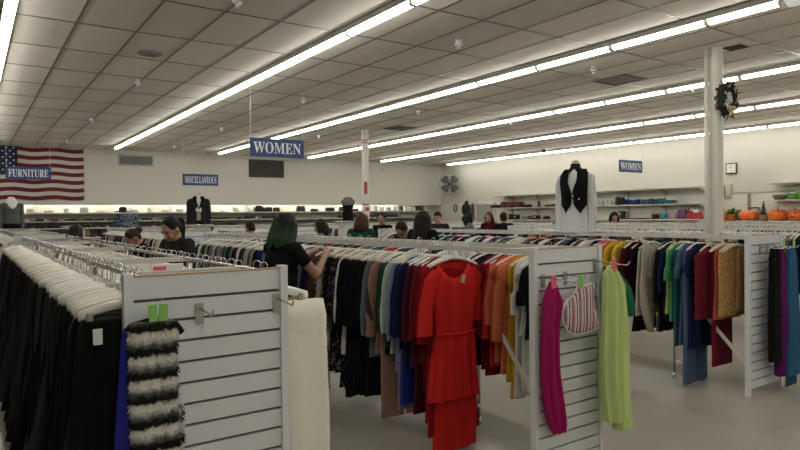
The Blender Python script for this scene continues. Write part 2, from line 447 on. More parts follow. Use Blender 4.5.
R1, R2, R3 = (.43, 2.28), (2.62, 2.47), (5.42, 2.66)
rack(R1[0], R1[1], 8.35, 'nearest white clothing rack with the striped fuzzy skirt on its slatted end', chrome=True)
rack(R2[0], R2[1], 8.45, 'white clothing rack holding the red dress, pink and lime items on its slatted end', braces=[(.30, 1.01, 1.33, .03, .10)])
rack(R3[0], R3[1], 8.45, 'right-hand white clothing rack with dark and blue scarves on its slatted end', braces=[(.03, 1.05, 1.33, .03, .27)], legs=(.72, 2.4, 4.2), board=2.1)
rack(8.3, 2.75, 8.45, 'white clothing rack just behind the wreathed column', board=None)
rack(11.1, 2.8, 8.6, 'white clothing rack in front of the pumpkin shelf')
rack(.50, 9.7, 17.9, 'far white rack standing in line behind the nearest rack')
rack(2.62, 9.7, 15.6, 'far white rack standing in line behind the red dress rack')
rack(5.42, 11.6, 16.6, 'far white rack in front of the red-banded column')
rack(8.6, 11.2, 16.4, 'far white rack to the right of the red-banded column')
rack(11.1, 10.4, 16.4, 'far white rack nearest the right wall corner')

# ------------------------------------------------------------------ hangers
def hook_pts(r=.017, drop=-.075):
    p = [(-r*math.cos(a)*1.0, 0, r*math.sin(a)) for a in [PI*i/8 - .5 for i in range(9)]]
    p = [(-r*math.cos(a), 0, r*math.sin(a)-.0) for a in [-.6+(.6+PI)*i/8 for i in range(9)]]
    return p + [(r*.8, 0, -.02), (.0, 0, -.04), (0, 0, drop)]
def hanger_meshes():
    D = {}
    q = MB(); q.tube(hook_pts(), .0022, 5); D['hook'] = q.mesh('hook', CHROME)
    q = MB()
    q.rings([[Vector((x, .006*math.cos(a), -.085-.055*(abs(x)/.205)**1.6+.013*math.sin(a)*(1-.35*abs(x)/.205))) for a in [2*PI*j/8 for j in range(8)]] for x in [-.205+.41*i/14 for i in range(15)]])
    D['top'] = q
    q = MB()
    q.rings([[Vector((x, .006*math.cos(a), -.10-.035*(abs(x)/.2)**2.2+.017*math.sin(a))) for a in [2*PI*j/8 for j in range(8)]] for x in [-.2+.4*i/14 for i in range(15)]])
    q.box(-.02, .02, -.006, .006, -.105, -.07)
    D['clipbar'] = q
    q = MB()
    q.rbox((0, 0, 0), (.022, .022, .045), None, .004)
    D['clip'] = q
    return D
HD = hanger_meshes()
HTOPW = HD['top'].mesh('hanger_body', HANGW); HTOPC = HD['top'].mesh('hanger_body', HANGC)
HCLIP = HD['clipbar'].mesh('hanger_body', HANGW); HCLIPC = HD['clipbar'].mesh('hanger_body', HANGC)
HC = HD['clip'].mesh('clip', mat('clip_grey', (.35,.35,.34), .35, .7))
NH = [0]; hr = random.Random(99)
def hanger(x, y, kind, label, group, tilt=0):
    t = thing('hanger', label, 'hanger', (x+hr.uniform(-.012,.012), y, PH+.003), tilt+hr.uniform(-.06,.06), group); NH[0] += 1
    put('hook', HD['hook'], t)
    b = put('body', {'top': HTOPW, 'topc': HTOPC, 'clip': HCLIP, 'clipc': HCLIPC}[kind], t)
    if kind.startswith('clip'):
        for s in (-1, 1): put('clip', HC, b, (s*.165, 0, -.145))
    return t

# ------------------------------------------------------------------ garments (origin at the rail, cloth in the XZ plane)
def loft(q, prof, seed, nf=5, n=30, skew=0., cap0=False):
    """prof: (z, half width, half depth, fold amplitude[, x offset[, y offset]])"""
    r = random.Random(seed); ph = r.uniform(0, 6); ph2 = r.uniform(0, 6); R = []
    for p in prof:
        z, hw, hd, am = p[:4]; xo = p[4] if len(p) > 4 else 0; yo = p[5] if len(p) > 5 else 0
        ring = []
        for j in range(n):
            a = 2*PI*j/n; c, s = math.cos(a), math.sin(a)
            x = hw*math.copysign(abs(c)**.75, c)
            f = am*(math.sin(nf*PI*x/max(hw,.05)*.5+ph+z*1.3) + .5*math.sin(nf*1.7*x/max(hw,.05)+ph2-z*2))
            y = hd*math.copysign(abs(s)**.6, s) + f*(.35+.65*abs(s)) + yo
            x += am*.6*math.sin(7*z+ph) + xo
            ring.append(Vector((x, y, z + skew*x)))
        R.append(ring)
    q.rings(R, cap0, False)
def lerp_prof(keys, n):
    out = []
    for i in range(n):
        t = i/(n-1)*(len(keys)-1); k = min(int(t), len(keys)-2); u = t-k
        m = max(len(keys[k]), len(keys[k+1])); A = list(keys[k])+[0]*(m-len(keys[k])); B = list(keys[k+1])+[0]*(m-len(keys[k+1]))
        out.append([a+(b-a)*u for a, b in zip(A, B)])
    return out
def sleeve(q, s, L, seed, sw=.055, hw=.2, hd=.018, out=.05):
    r = random.Random(seed*3+s+9); keys = [(-.125, .03, hd*.8, 0, s*(hw-.05)), (-.16, sw, hd, .002, s*(hw-.01)), (-.30, sw, hd, .004, s*(hw+.018)), (-.14-L*.6, sw*.9, hd, .005, s*(hw+out*.8)), (-.14-L, sw*.8, hd, .005, s*(hw+out))]
    R = []
    ph = r.uniform(0, 6)
    for z, w, d, am, xo in lerp_prof(keys, 11):
        R.append([Vector((xo + w*math.cos(2*PI*j/12)+.004*math.sin(25*z+ph), d*math.sin(2*PI*j/12)+am*math.sin(18*z+ph+2*math.cos(2*PI*j/12))-.004, z + .08*s*w*math.cos(2*PI*j/12))) for j in range(12)])
    q.rings(R, True, False)
def garment(kind, x, y, L, mt, label, group, seed, hd=.014, w=1., amp=1., tilt=0., slv=.42, name=None, low=False, tagm=None, flare=1., nf=5, sleeve_mt=None, cat=None):
    """L is the hem height below the rail"""
    nm = name or {'top': 'shirt', 'tank': 'sleeveless_top', 'dress': 'dress', 'skirt': 'skirt', 'trousers': 'trousers', 'vest': 'vest'}[kind]
    q = MB(); A = hd*.55*amp; nr = 8 if low else 18; nn = 14 if low else 32
    simple = low or (kind in ('skirt', 'trousers') and not tagm)
    if kind in ('top', 'tank', 'vest'):
        keys = [(-.080, .055*w, hd*.6, 0), (-.098, .12*w, hd*.8, 0), (-.135, .185*w, hd, A*.2), (-.26, .195*w, hd, A*.6), (-.45, .185*w, hd, A), (-.5*(.45+L), .195*w*flare**.5, hd, A), (-L, .205*w*flare, hd*1.1, A*1.2)]
        loft(q, lerp_prof(keys, nr), seed, nf, nn)
    elif kind == 'dress':
        keys = [(-.080, .06*w, hd*.6, 0), (-.098, .12*w, hd*.8, 0), (-.135, .185*w, hd, A*.2), (-.30, .19*w, hd, A*.5), (-.56, .16*w, hd, A*.7), (-.75, .185*w*flare**.5, hd*1.1, A), (-.5*(.75+L), .2*w*flare**.8, hd*1.1, A*1.2), (-L, .215*w*flare, hd*1.2, A*1.4)]
        loft(q, lerp_prof(keys, nr+2), seed, nf, nn)
    elif kind == 'skirt':
        keys = [(-.150, .185*w, hd*.7, A*.2), (-.20, .20*w, hd*.9, A*.5), (-.5, .225*w, hd, A), (-.5*(.5+L), .235*w*flare**.5, hd*1.1, A*1.2), (-L, .245*w*flare, hd*1.2, A*1.5)]
        loft(q, lerp_prof(keys, nr), seed, nf, nn, cap0=True)
    elif kind == 'trousers':
        keys = [(-.150, .19*w, hd*.8, A*.15), (-.25, .205*w, hd*.95, A*.25), (-.36, .19*w, hd*.75, A*.1), (-.42, .15*w, hd*.3, 0)]
        loft(q, lerp_prof(keys, 5), seed, 3, nn, cap0=True)
        for s in (-1, 1):
            loft(q, lerp_prof([(-.20, .10*w, hd*.8, A*.2, s*.098*w), (-.34, .106*w, hd*1.02, A*.3, s*.10*w), (-.7, .098*w, hd, A*.5, s*.105*w), (-L, .10*w*flare, hd, A*.5, s*.108*w)], nr-4 if not low else 4), seed+s+2, 2, max(10, nn//2))
    if low or simple and kind not in ('top', 'dress'):
        if low and kind in ('top', 'dress'):
            for s in (-1, 1): sleeve(q, s, slv, seed, .05*w, .19*w, hd)
        o = q.build(nm, mt, None, True, (x, y, PH), tilt); tag(o, label, cat or nm.replace('_', ' '), group); t = o
    else:
        t = thing(nm, label, cat or nm.replace('_', ' '), (x, y, PH), tilt, group)
        q.build('body', mt, t, True)
        if kind in ('top', 'dress') and slv > 0:
            for s in (-1, 1):
                q = MB(); sleeve(q, s, slv, seed, .052*w, .195*w, hd); q.build('sleeve', sleeve_mt or mt, t, True)
    if tagm and not low:
        q = MB(); q.rbox((-.15 if kind in ('skirt','trousers') else .02, -hd*1.3-.003, -.20), (.03, .002, .055), None, .0008); q.build('price_tag', tagm, t)
    return t
PAL = {
 'black': (.008,.008,.009), 'charcoal': (.022,.022,.024), 'dark grey': (.038,.038,.040), 'navy': (.012,.016,.055), 'royal blue': (.015,.035,.22), 'light blue': (.24,.32,.44), 'periwinkle': (.20,.24,.42),
 'grey blue': (.12,.16,.19), 'teal': (.02,.11,.14), 'dark green': (.012,.055,.035), 'green': (.06,.28,.13), 'mint': (.42,.52,.45), 'white': (.66,.66,.62), 'cream': (.62,.58,.46),
 'beige': (.34,.25,.17), 'khaki': (.43,.395,.32), 'tan': (.40,.25,.10), 'brown': (.08,.045,.028), 'dusty pink': (.32,.19,.15), 'plum': (.07,.012,.05), 'burgundy': (.15,.013,.027), 'maroon': (.06,.006,.012),
 'crimson': (.27,.010,.014), 'red': (.50,.024,.022), 'dark red': (.17,.008,.012), 'magenta': (.30,.012,.10), 'pink': (.5,.14,.18), 'coral': (.58,.14,.075), 'orange': (.60,.17,.07), 'yellow': (.58,.36,.035), 'grey': (.15,.15,.155), 'denim': (.07,.11,.19), 'lavender': (.2,.2,.34), 'lime': (.42,.52,.14)}
def cl(n): return cloth(n.replace(' ', '_'), PAL[n])
FLOR = pattern('floral_dark', 'floral', [(.008,.008,.012), (.012,.014,.03), (.09,.06,.10), (.008,.008,.01), (.16,.15,.18)], 55)
FLOR2 = pattern('floral_brown', 'floral', [(.012,.009,.008), (.05,.02,.018), (.015,.012,.012), (.16,.10,.08)], 48)
FLOR3 = pattern('pink_pattern', 'floral', [(.10,.03,.045), (.25,.15,.16), (.05,.02,.03), (.3,.26,.25)], 50)
STRP = pattern('pin_stripe', 'stripe_x', [(.5,.5,.48), (.03,.03,.035)], 70)

# --- nearest rack, left rail: dark skirts and trousers on white clip hangers
xL, xR = R1[0]+.075, R1[0]+.60-.075
y = 2.37; i = 0; r = random.Random(11)
GL = 'dark skirts and trousers on the left rail of the nearest rack'
while y < 8.2:
    near = y < 4.2
    nm = r.choice(['black', 'black', 'charcoal', 'charcoal', 'dark grey'])
    k = 'skirt' if r.random() < .62 else 'trousers'
    L = r.uniform(1.12, 1.24) if k == 'trousers' else r.uniform(1.04, 1.22)
    if i == 0: k, nm, L = 'skirt', 'black', 1.12
    tl = r.uniform(-.05, .05)
    lab = '%s %s on a clip hanger, left side of the nearest rack' % (nm, 'trousers' if k == 'trousers' else 'skirt')
    garment(k, xL, y, L, cl(nm), lab if i else 'black skirt with a white price tag, first on the left of the nearest rack', GL if i else None, 100+i, .026 if not near else .026, 1.0+r.uniform(-.05,.10), 1.5, tl, low=y > 5.5, flare=r.uniform(1.12, 1.38) if k == 'skirt' else 1.1, nf=r.choice([5,7,9]), tagm=TAGW if i == 0 else None)
    hk = 'clip' if r.random() < .7 else 'clipc'
    hanger(xL, y, hk, ('white' if hk == 'clip' else 'cream') + ' plastic clip hanger on the left rail of the nearest rack', 'clip hangers on the left rail of the nearest rack', tl)
    y += .058; i += 1
# right rail: cream and pale trousers
y = 2.40; i = 0
while y < 8.2:
    tl = r.uniform(-.05, .05)
    if i == 0:
        garment('trousers', xR+.05, y, 1.28, CREAM, 'cream wide trousers at the near end of the nearest rack', None, 300, .034, 1.30, 1.5, 0, tagm=TAGW, flare=1.05)
        hanger(xR+.03, y, 'clip', 'white clip hanger holding the cream wide trousers', None)
    elif i == 1:
        garment('trousers', xR+.03, y, 1.32, cloth('ochre', (.30,.17,.05)), 'ochre trousers behind the cream wide trousers', None, 301, .03, 1.24, 1., 0, flare=1.25)
        hanger(xR+.03, y, 'clip', 'white clip hanger holding the ochre trousers', None)
    else:
        nm = r.choice(['cream', 'cream', 'white', 'beige', 'khaki', 'black', 'grey'])
        garment('trousers', xR, y, r.uniform(1.05, 1.25), cl(nm), nm + ' trousers on the right rail of the nearest rack', 'trousers on the right rail of the nearest rack', 300+i, .026, 1., 1., tl, low=True)
        hk = 'clip' if r.random() < .6 else 'clipc'
        hanger(xR, y, hk, ('white' if hk == 'clip' else 'cream') + ' plastic clip hanger on the right rail of the nearest rack', 'clip hangers on the right rail of the nearest rack', tl)
    y += .095; i += 1

# --- rack with the red dress, left rail
xL, xR = R2[0]+.075, R2[0]+.60-.075
def red_dress():
    t = thing('dress', 'long red tiered dress facing out at the front of the middle rack', 'dress', (xL-.02, 3.235, PH-.02))
    mt = cloth('bright_red', (.56, .022, .020), .12)
    q = MB(); loft(q, lerp_prof([(-.10, .125, .012, 0, 0, .006), (-.14, .16, .026, .001), (-.19, .178, .034, .004), (-.32, .178, .040, .009), (-.48, .168, .038, .013), (-.56, .152, .034, .014)], 18), 5, 5, 48)
    # scoop neckline: pull the front centre of the top rings down
    for v in q.v:
        if v.y < 0 and abs(v.x) < .13 and v.z > -.30: v.z -= .10*max(0, 1-(v.x/.13)**2)*max(0, 1-(-.10-v.z)/.20)
    q.build('bodice', mt, t, True)
    q = MB(); loft(q, lerp_prof([(-.55, .162, .036, .010), (-.62, .175, .045, .013), (-.8, .195, .05, .016), (-1.0, .215, .055, .020)], 16), 6, 11, 56); q.build('peplum', mt, t, True)
    q = MB(); loft(q, lerp_prof([(-.6, .150, .028, .006), (-1.0, .172, .035, .012), (-1.338, .178, .038, .016)], 16), 7, 7, 48); q.build('skirt', cloth('bright_red_under', (.50, .018, .017), .12), t, True)
    q = MB(); q.tube([(-.175, -.034, -.56), (-.09, -.044, -.565), (0, -.046, -.57), (.09, -.044, -.565), (.175, -.034, -.56)], .007, 6); q.build('waist_seam', mt, t, True)
    for s in (-1, 1):
        q = MB(); R = []
        for z, w, d, xo in lerp_prof([(-.135, .035, .022, s*.145), (-.20, .056, .028, s*.192), (-.34, .054, .030, s*.225), (-.44, .056, .032, s*(.24 if s < 0 else .225)), (-.56 if s < 0 else -.50, .060, .034, s*(.252 if s < 0 else .228))], 14):
            R.append([Vector((xo+w*math.cos(2*PI*j/16), d*math.sin(2*PI*j/16)+.004*math.sin(20*z+3*math.cos(2*PI*j/16)), z)) for j in range(16)])
        q.rings(R, True, False); q.build('sleeve', mt, t, True)
    q = MB(); q.rbox((.045, -.044, -.205), (.032, .003, .055), Matrix.Rotation(.15, 3, 'Y'), .001); q.build('price_tag', mat('tag_pale_green', (.38,.42,.2), .6), t)
red_dress()
hanger(xL-.02, 3.235, 'top', 'white hanger carrying the long red tiered dress', None)
seq = [('dress','crimson',1.27,.5,'long crimson dress right behind the red tiered dress'), ('dress','crimson',1.18,.46,'crimson dress with elbow sleeves, second behind the red tiered dress'), ('top','dark red',.98,.5,'dark red tunic left of the crimson dresses'),
 ('top','burgundy',.80,.5,'burgundy blouse next to the dark red tunic'), ('dress','maroon',1.15,.5,'long maroon dress beside the burgundy blouse'), ('top','plum',.80,.52,'plum blouse left of the maroon dress'), ('top','plum',.86,.5,'darker plum tunic beside the navy blouse'),
 ('top','navy',.82,.5,'navy blouse among the reds and blues of the middle rack'), ('dress','royal blue',1.12,0,'royal blue long dress on the middle rack'), ('top','navy',.74,.5,'navy cardigan left of the royal blue dress'), ('dress','lavender',1.18,0,'lavender long skirted dress hanging low on the middle rack'), ('top','periwinkle',.84,.5,'periwinkle blue shirt on the middle rack'),
 ('top','light blue',.92,.55,'pale blue long shirt on the middle rack'), ('top','mint',.80,.5,'pale mint cardigan on the middle rack'), ('top','dark green',.76,.5,'dark green sweater on the middle rack'), ('top','black',.82,.5,'black cardigan between the dark green and beige clothes'), ('trousers','dusty pink',1.30,0,'dusty pink long trousers reaching nearly to the floor'), ('top','dusty pink',.82,.55,'dusty pink long blouse on the middle rack'),
 ('top','brown',.74,.5,'brown sweater beside the grey blue shirt'), ('top','grey blue',.86,.55,'grey blue shirt left of the brown sweater'), ('top','grey blue',.74,.5,'grey blue cardigan next to the black dresses')]
y = 3.275; i = 0; r = random.Random(5)
for k, c, L, sl, lab in seq:
    tl = r.uniform(-.07, .07); hk = r.choice(['top','topc','top'])
    garment(k, xL+r.uniform(-.015,.015), y, L, cl(c), lab, None, 500+i, .015, 1.0+r.uniform(-.06,.1), 1., tl, sl, nf=r.choice([5,7]))
    hanger(xL, y, hk, 'hanger carrying the ' + lab.split(' on the middle')[0].split(' hanging low')[0].split(' left of')[0].split(' beside')[0].split(' next')[0].split(', second')[0].split(' right behind')[0].split(' among')[0].split(' between')[0].split(' reaching')[0] + ' on the middle rack', None, tl)
    y += .037; i += 1
for j in range(9):
    tl = r.uniform(-.06, .06); k = r.choice(['dress', 'dress', 'top'])
    garment(k, xL+r.uniform(-.01,.01), y, r.uniform(1.12, 1.26), cl('black'), 'long black dress in the all-black stretch of the middle rack', 'black dresses on the middle rack', 540+j, .02, 1.05, 1., tl, .52, name='dress')
    hanger(xL, y, r.choice(['top','topc']), 'pale plastic hanger holding black dresses on the middle rack', 'hangers of the black dresses', tl); y += .043
for k, mt, L, lab in [('top', cl('white'), .92, 'white blouse just left of the black dresses'), ('dress', FLOR, 1.2, 'dark floral dress beside the white blouse'), ('top', FLOR2, .92, 'brown patterned blouse between two dark floral dresses'), ('dress', FLOR, 1.1, 'second dark floral dress left of the brown patterned blouse'), ('top', cl('black'), .8, 'black blouse among the patterned dresses'), ('dress', FLOR2, 1.1, 'brown patterned dress on the middle rack'), ('top', STRP, .98, 'white and black striped shirt on the middle rack'), ('top', cl('white'), .9, 'white long shirt left of the striped shirt'), ('top', FLOR3, .8, 'pink patterned blouse near the hands of the green-haired shopper'), ('dress', FLOR3, 1.1, 'pink patterned dress near the hands of the green-haired shopper')]:
    tl = r.uniform(-.06, .06)
    garment(k, xL+r.uniform(-.01,.01), y, L, mt, lab, None, 560+i, .018, 1.0, 1., tl, .52); i += 1
    hanger(xL, y, r.choice(['top','topc']), 'hanger carrying the ' + lab, None, tl); y += .043
names = ['black','charcoal','navy','white','grey','brown','teal','plum','beige','grey blue','dark green','khaki']
i = 0
while y < 8.3:
    nm = r.choice(names); tl = r.uniform(-.08, .08); k = r.choice(['top','top','dress'])
    garment(k, xL, y, r.uniform(.7, 1.15), cl(nm), nm + ' %s on the far stretch of the middle rack' % ('dress' if k == 'dress' else 'shirt'), 'clothes on the far stretch of the middle rack', 600+i, .022, 1., 1., tl, .5, low=True)
    hk = r.choice(['top','topc','top'])
    hanger(xL, y, hk, ('white' if hk == 'top' else 'cream') + ' hanger on the far stretch of the middle rack', 'hangers on the far stretch of the middle rack', tl)
    y += .07; i += 1
# right rail of the same rack, seen through the gap
seqr = [('top','black',.60,.24,'black tee seen through the gap beside the middle rack end'), ('top','white',.58,.3,'white short sleeved top directly behind the black tee'), ('top','white',.95,0,'long white top behind the black tee'), ('tank','white',1.0,0,'white sleeveless tunic behind the black tee'), ('dress','yellow',1.02,0,'long yellow dress behind the black tee'), ('tank','yellow',.92,0,'yellow sleeveless top behind the yellow dress'),
 ('top','orange',.84,.5,'orange blouse on the inner rail of the middle rack'), ('top','coral',.88,.5,'coral blouse next to the orange blouse'), ('top','coral',.8,.4,'second coral blouse nearer the red shirts'), ('top','red',.84,.5,'red shirt next to the coral blouses'), ('top','dark red',.9,.5,'dark red shirt on the inner rail of the middle rack'), ('top','dark red',.92,.5,'second dark red shirt nearer the black blouse'), ('top','burgundy',.88,.5,'burgundy shirt behind the dark red shirts'), ('top','black',.86,.5,'black blouse behind the red shirts of the inner rail'), ('top','black',.82,.5,'second black blouse beside the magenta blouse'), ('top','pink',.84,.4,'pink blouse seen between red dress and black blouses'), ('top','magenta',.8,.5,'magenta blouse showing above the red dress shoulder')]
y = 2.82; i = 0
for k, c, L, sl, lab in seqr:
    tl = r.uniform(-.05, .05)
    garment(k, xR+r.uniform(-.02,.01), y, L, cl(c), lab, None, 700+i, .014, 1.0+r.uniform(-.04,.08), 1., tl, sl)
    if i in (0, 2, 4, 7, 9, 11, 13, 15): hanger(xR, y, 'top', 'white hanger carrying the ' + lab, None, tl)
    y += .037; i += 1
while y < 8.2:
    nm = r.choice(['black','navy','red','plum','grey','white','teal']); tl = r.uniform(-.08, .08)
    garment('top', xR, y, r.uniform(.7, 1.0), cl(nm), nm + ' shirt on the inner rail of the middle rack', 'shirts on the inner rail of the middle rack', 720+i, .025, 1., 1., tl, .4, low=True)
    hanger(xR, y, 'top', 'white hanger farther along the inner rail of the middle rack', 'hangers on the inner rail of the middle rack', tl)
    y += .2; i += 1

# --- right-hand rack, left rail
xL, xR = R3[0]+.085, R3[0]+.60-.075
LACE = pattern('lace_tan', 'floral', [(.44,.28,.10),(.50,.33,.13),(.30,.17,.06),(.48,.30,.11),(.40,.25,.09)], 95)
KH = cl('khaki')
def draped(x, y):
    t = thing('vest', 'khaki draped waterfall vest on the right-hand rack', 'vest', (x, y, PH), .1); t.scale = (1.36, 1.1, 1.08)
    q = MB(); loft(q, lerp_prof([(-.098,.06,.01,0,0,.01),(-.15,.17,.016,.003,0,.01),(-.4,.185,.02,.008,0,.012),(-.72,.2,.022,.014,0,.012)], 16), 41, 5, 32); q.build('back', KH, t, True)
    for s in (-1, 1):
        q = MB(); R = []
        for z, w, xo, d in lerp_prof([(-.10,.05,s*.09,.012),(-.2,.07,s*.12,.018),(-.45,.085,s*.13,.022),(-.7,.075,s*.11,.022),(-.88,.03,s*.06,.02)], 16):
            R.append([Vector((xo+w*math.cos(2*PI*j/18), -.03+d*math.sin(2*PI*j/18)+.012*math.sin(5*math.cos(2*PI*j/18)+8*z+s), z+.10*s*w*math.cos(2*PI*j/18)*4)) for j in range(18)])
        q.rings(R); q.build('front_flap', KH, t, True)
        q = MB(); R = []
        for z, w, xo in lerp_prof([(-.11,.02,s*.055),(-.2,.045,s*.07),(-.33,.05,s*.075),(-.40,.012,s*.09)], 9):
            R.append([Vector((xo+w*math.cos(2*PI*j/10), -.058+.01*math.sin(2*PI*j/10), z)) for j in range(10)])
        q.rings(R); q.build('lapel', KH, t, True)
garment('tank', xL+.03, 2.84, .70, LACE, 'tan lace sleeveless top nearest the right-hand rack end', None, 801, .022, 1.12, .7, -.08)
garment('tank', xL+.12, 2.80, .66, cl('tan'), 'plain tan top half hidden at the right-hand rack end', None, 800, .016, .55, .7, -.05)
garment('tank', xL+.04, 2.90, .74, cl('coral'), 'coral top peeking below the tan lace top', None, 802, .014, .95, 1., -.08)
def puffer(x, y):
    t = thing('vest', 'burgundy quilted vest on the right-hand rack', 'vest', (x, y, PH), -.05); t.scale = (1.2, 1.2, 1.08)
    q = MB(); P = []
    for i in range(33):
        z = -.11-.58*i/32; bulge = .012*abs(math.sin(PI*(z+.11)/.12)); hw = .19*1.1 if z < -.17 else .08+.13*min(1, (-.11-z)/.06)
        P.append((z, hw+bulge*.3, .018+bulge, .001))
    loft(q, P, 43, 3, 30); q.build('body', cl('burgundy'), t, True)
    q = MB(); q.tube([(0,-.033,-.14),(0,-.036,-.66)], .004, 5); q.build('zip', DARKM, t)
    q = MB(); q.rbox((.06,-.036,-.19), (.03,.003,.05), None, .001); q.build('price_tag', mat('tag_pale_green', (.38,.42,.2), .6), t)
puffer(xL+.01, 3.02)
garment('trousers', xL+.06, 2.965, 1.17, cl('burgundy'), 'burgundy trousers showing below the burgundy quilted vest', None, 804, .018, .8, 1., 0)
garment('dress', xL, 3.12, 1.02, cl('navy'), 'navy dress left of the burgundy quilted vest', None, 805, .02, 1.0, 1., 0, .2)
garment('trousers', xL-.02, 3.165, 1.35, cl('denim'), 'faded denim jeans hanging lowest on the right-hand rack', None, 806, .022, 1.05, 1., .05)
garment('dress', xL-.01, 3.21, 1.0, cl('denim'), 'denim blue dress with short sleeves on the right-hand rack', None, 807, .018, 1.05, 1., .05, .25)
garment('tank', xL, 3.26, 1.02, cl('teal'), 'teal long top behind the denim blue dress', None, 808, .016, 1.05, 1., 0)
garment('top', xL, 3.31, .80, cl('green'), 'green short sleeved cardigan on the right-hand rack', None, 809, .018, 1.0, 1., 0, .28, name='cardigan')
garment('tank', xL, 3.355, .74, cl('lime'), 'lime top peeking beside the green cardigan', None, 810, .012, .9, 1., 0)
garment('top', xL, 3.40, .78, cl('navy'), 'navy blouse between green cardigan and khaki vest', None, 811, .018, .85, 1., 0, .4)
garment('top', xL, 3.45, .92, cl('black'), 'black blouse behind the khaki draped vest', None, 812, .018, .82, 1., 0, .5)
draped(xL, 3.62)
garment('dress', xL, 3.70, .95, cl('black'), 'black dress left of the khaki draped vest', None, 813, .02, .9, 1., 0, .2)
garment('top', xL, 3.80, .72, cl('maroon'), 'maroon blouse between yellow top and khaki vest', None, 814, .02, 1.0, 1., 0, .4)
garment('top', xL, 3.90, .70, cl('yellow'), 'yellow top above the lime scarf on the right-hand rack', None, 815, .02, 1.0, 1., 0, .4)
garment('top', xL, 4.0, .70, cl('yellow'), 'second yellow top left of the first, right-hand rack', None, 816, .02, 1.0, 1., 0, .4)
garment('top', xL, 4.08, .70, cl('orange'), 'orange top at the left of the yellow tops', None, 817, .02, 1.0, 1., 0, .4)
garment('top', xL, 4.16, .70, cl('pink'), 'pink top left of the orange top on the right-hand rack', None, 818, .02, 1.0, 1., 0, .4)
for j, (y, k, lab) in enumerate([(2.80,'topc','plain tan top'),(2.84,'topc','tan lace top'),(2.90,'topc','coral top'),(2.94,'topc','burgundy trousers'),(3.02,'topc','burgundy quilted vest'),(3.12,'topc','navy dress'),(3.165,'top','denim jeans'),(3.21,'top','denim blue dress'),(3.26,'top','teal long top'),(3.31,'topc','green cardigan'),(3.40,'top','navy blouse'),(3.62,'top','khaki draped vest'),(3.70,'top','black dress'),(3.80,'top','maroon blouse'),(3.90,'top','yellow top'),(4.08,'topc','orange top')]):
    hanger(xL+.01, y, k, ('cream' if k == 'topc' else 'white') + ' hanger carrying the %s on the right-hand rack' % lab, None, r.uniform(-.05,.05))
y = 4.26; i = 0
names3 = ['black','black','navy','charcoal','white','grey','teal','denim','plum','cream','brown']
while y < 8.3:
    nm = r.choice(names3); tl = r.uniform(-.1, .1)
    garment('top', xL, y, r.uniform(.65, .9), cl(nm), nm + ' shirt on the far stretch of the right-hand rack', 'shirts on the far stretch of the right-hand rack', 840+i, .03, 1., 1., tl, .45, low=True)
    if i % 2 == 0: hanger(xL, y, r.choice(['top','topc']), 'pale hanger on the far stretch of the right-hand rack', 'hangers on the far stretch of the right-hand rack', tl)
    y += .095; i += 1
y = 2.9
while y < 8.3:
    nm = r.choice(names3 + ['coral','red']); tl = r.uniform(-.1, .1)
    garment('top', xR, y, r.uniform(.6, .85), cl(nm), nm + ' shirt on the back rail of the right-hand rack', 'shirts on the back rail of the right-hand rack', 900+i, .03, 1., 1., tl, .4, low=True)
    y += .16; i += 1
# --- far racks
far = [(8.3, 2.95, 8.3, 'the rack behind the wreathed column'), (11.1, 3.0, 8.5, 'the rack in front of the pumpkin shelf'), (.50, 9.9, 15.4, 'the far rack in line behind the nearest rack'), (2.62, 9.9, 15.4, 'the far rack in line behind the red dress rack'), (5.42, 11.8, 16.4, 'the far rack before the red-banded column'), (8.6, 11.4, 16.2, 'the far rack right of the red-banded column'), (11.1, 10.6, 16.2, 'the far rack nearest the right wall corner')]
fh = MB(); r = random.Random(21)
pool = ['black','black','charcoal','navy','white','grey','cream','brown','plum','grey blue','dark green','khaki','denim','maroon','beige']
LOWM = {}
def lowmesh(k):
    if k not in LOWM:
        q = MB(); hd = .04
        loft(q, lerp_prof([(-.098,.06,hd*.5,0),(-.15,.185,hd,.002),(-.3,.195,hd,.01),(-.8,.2,hd,.014)], 7), 77+k, 5, 14)
        for s in (-1, 1): sleeve(q, s, .4, 7+k, .05, .19, hd*.7)
        LOWM[k] = q
    return LOWM[k]
MM = {}
for x0, y0, y1, desc in far:
    for side, xx in ((0, x0+.075), (1, x0+.525)):
        y = y0
        while y < y1:
            nm = r.choice(pool); k = r.randrange(4)
            if side == 0 or r.random() < .3:
                if (k, nm) not in MM: MM[(k, nm)] = lowmesh(k).mesh('shirt', cl(nm))
                kd = ('blouse', 'jacket', 'cardigan', 'sweater')[k]; o = put(kd, MM[(k, nm)], None, (xx, y, PH), r.uniform(-.12, .12))  # all are one shirt shape; the kind name only follows the fold seed
                tag(o, '%s shirt, nominally a %s, hanging on %s' % (nm, kd, desc), kd, kd + '-named shirts on ' + desc)
            for dy in (0, .05):
                pts = [Vector(p)+Vector((xx, y+dy, PH+.003)) for p in hook_pts()]
                fh.tube(pts, .003, 4, CHROME); fh.tube([(xx-.19,y+dy,PH-.13),(xx-.1,y+dy,PH-.09),(xx,y+dy,PH-.07),(xx+.1,y+dy,PH-.09),(xx+.19,y+dy,PH-.13)], .008, 5, HANGW)
            y += .13
tag(fh.build('hanger_row', None, None), 'countless pale hangers crowding the rails of the far racks', 'hangers', None, 'stuff')

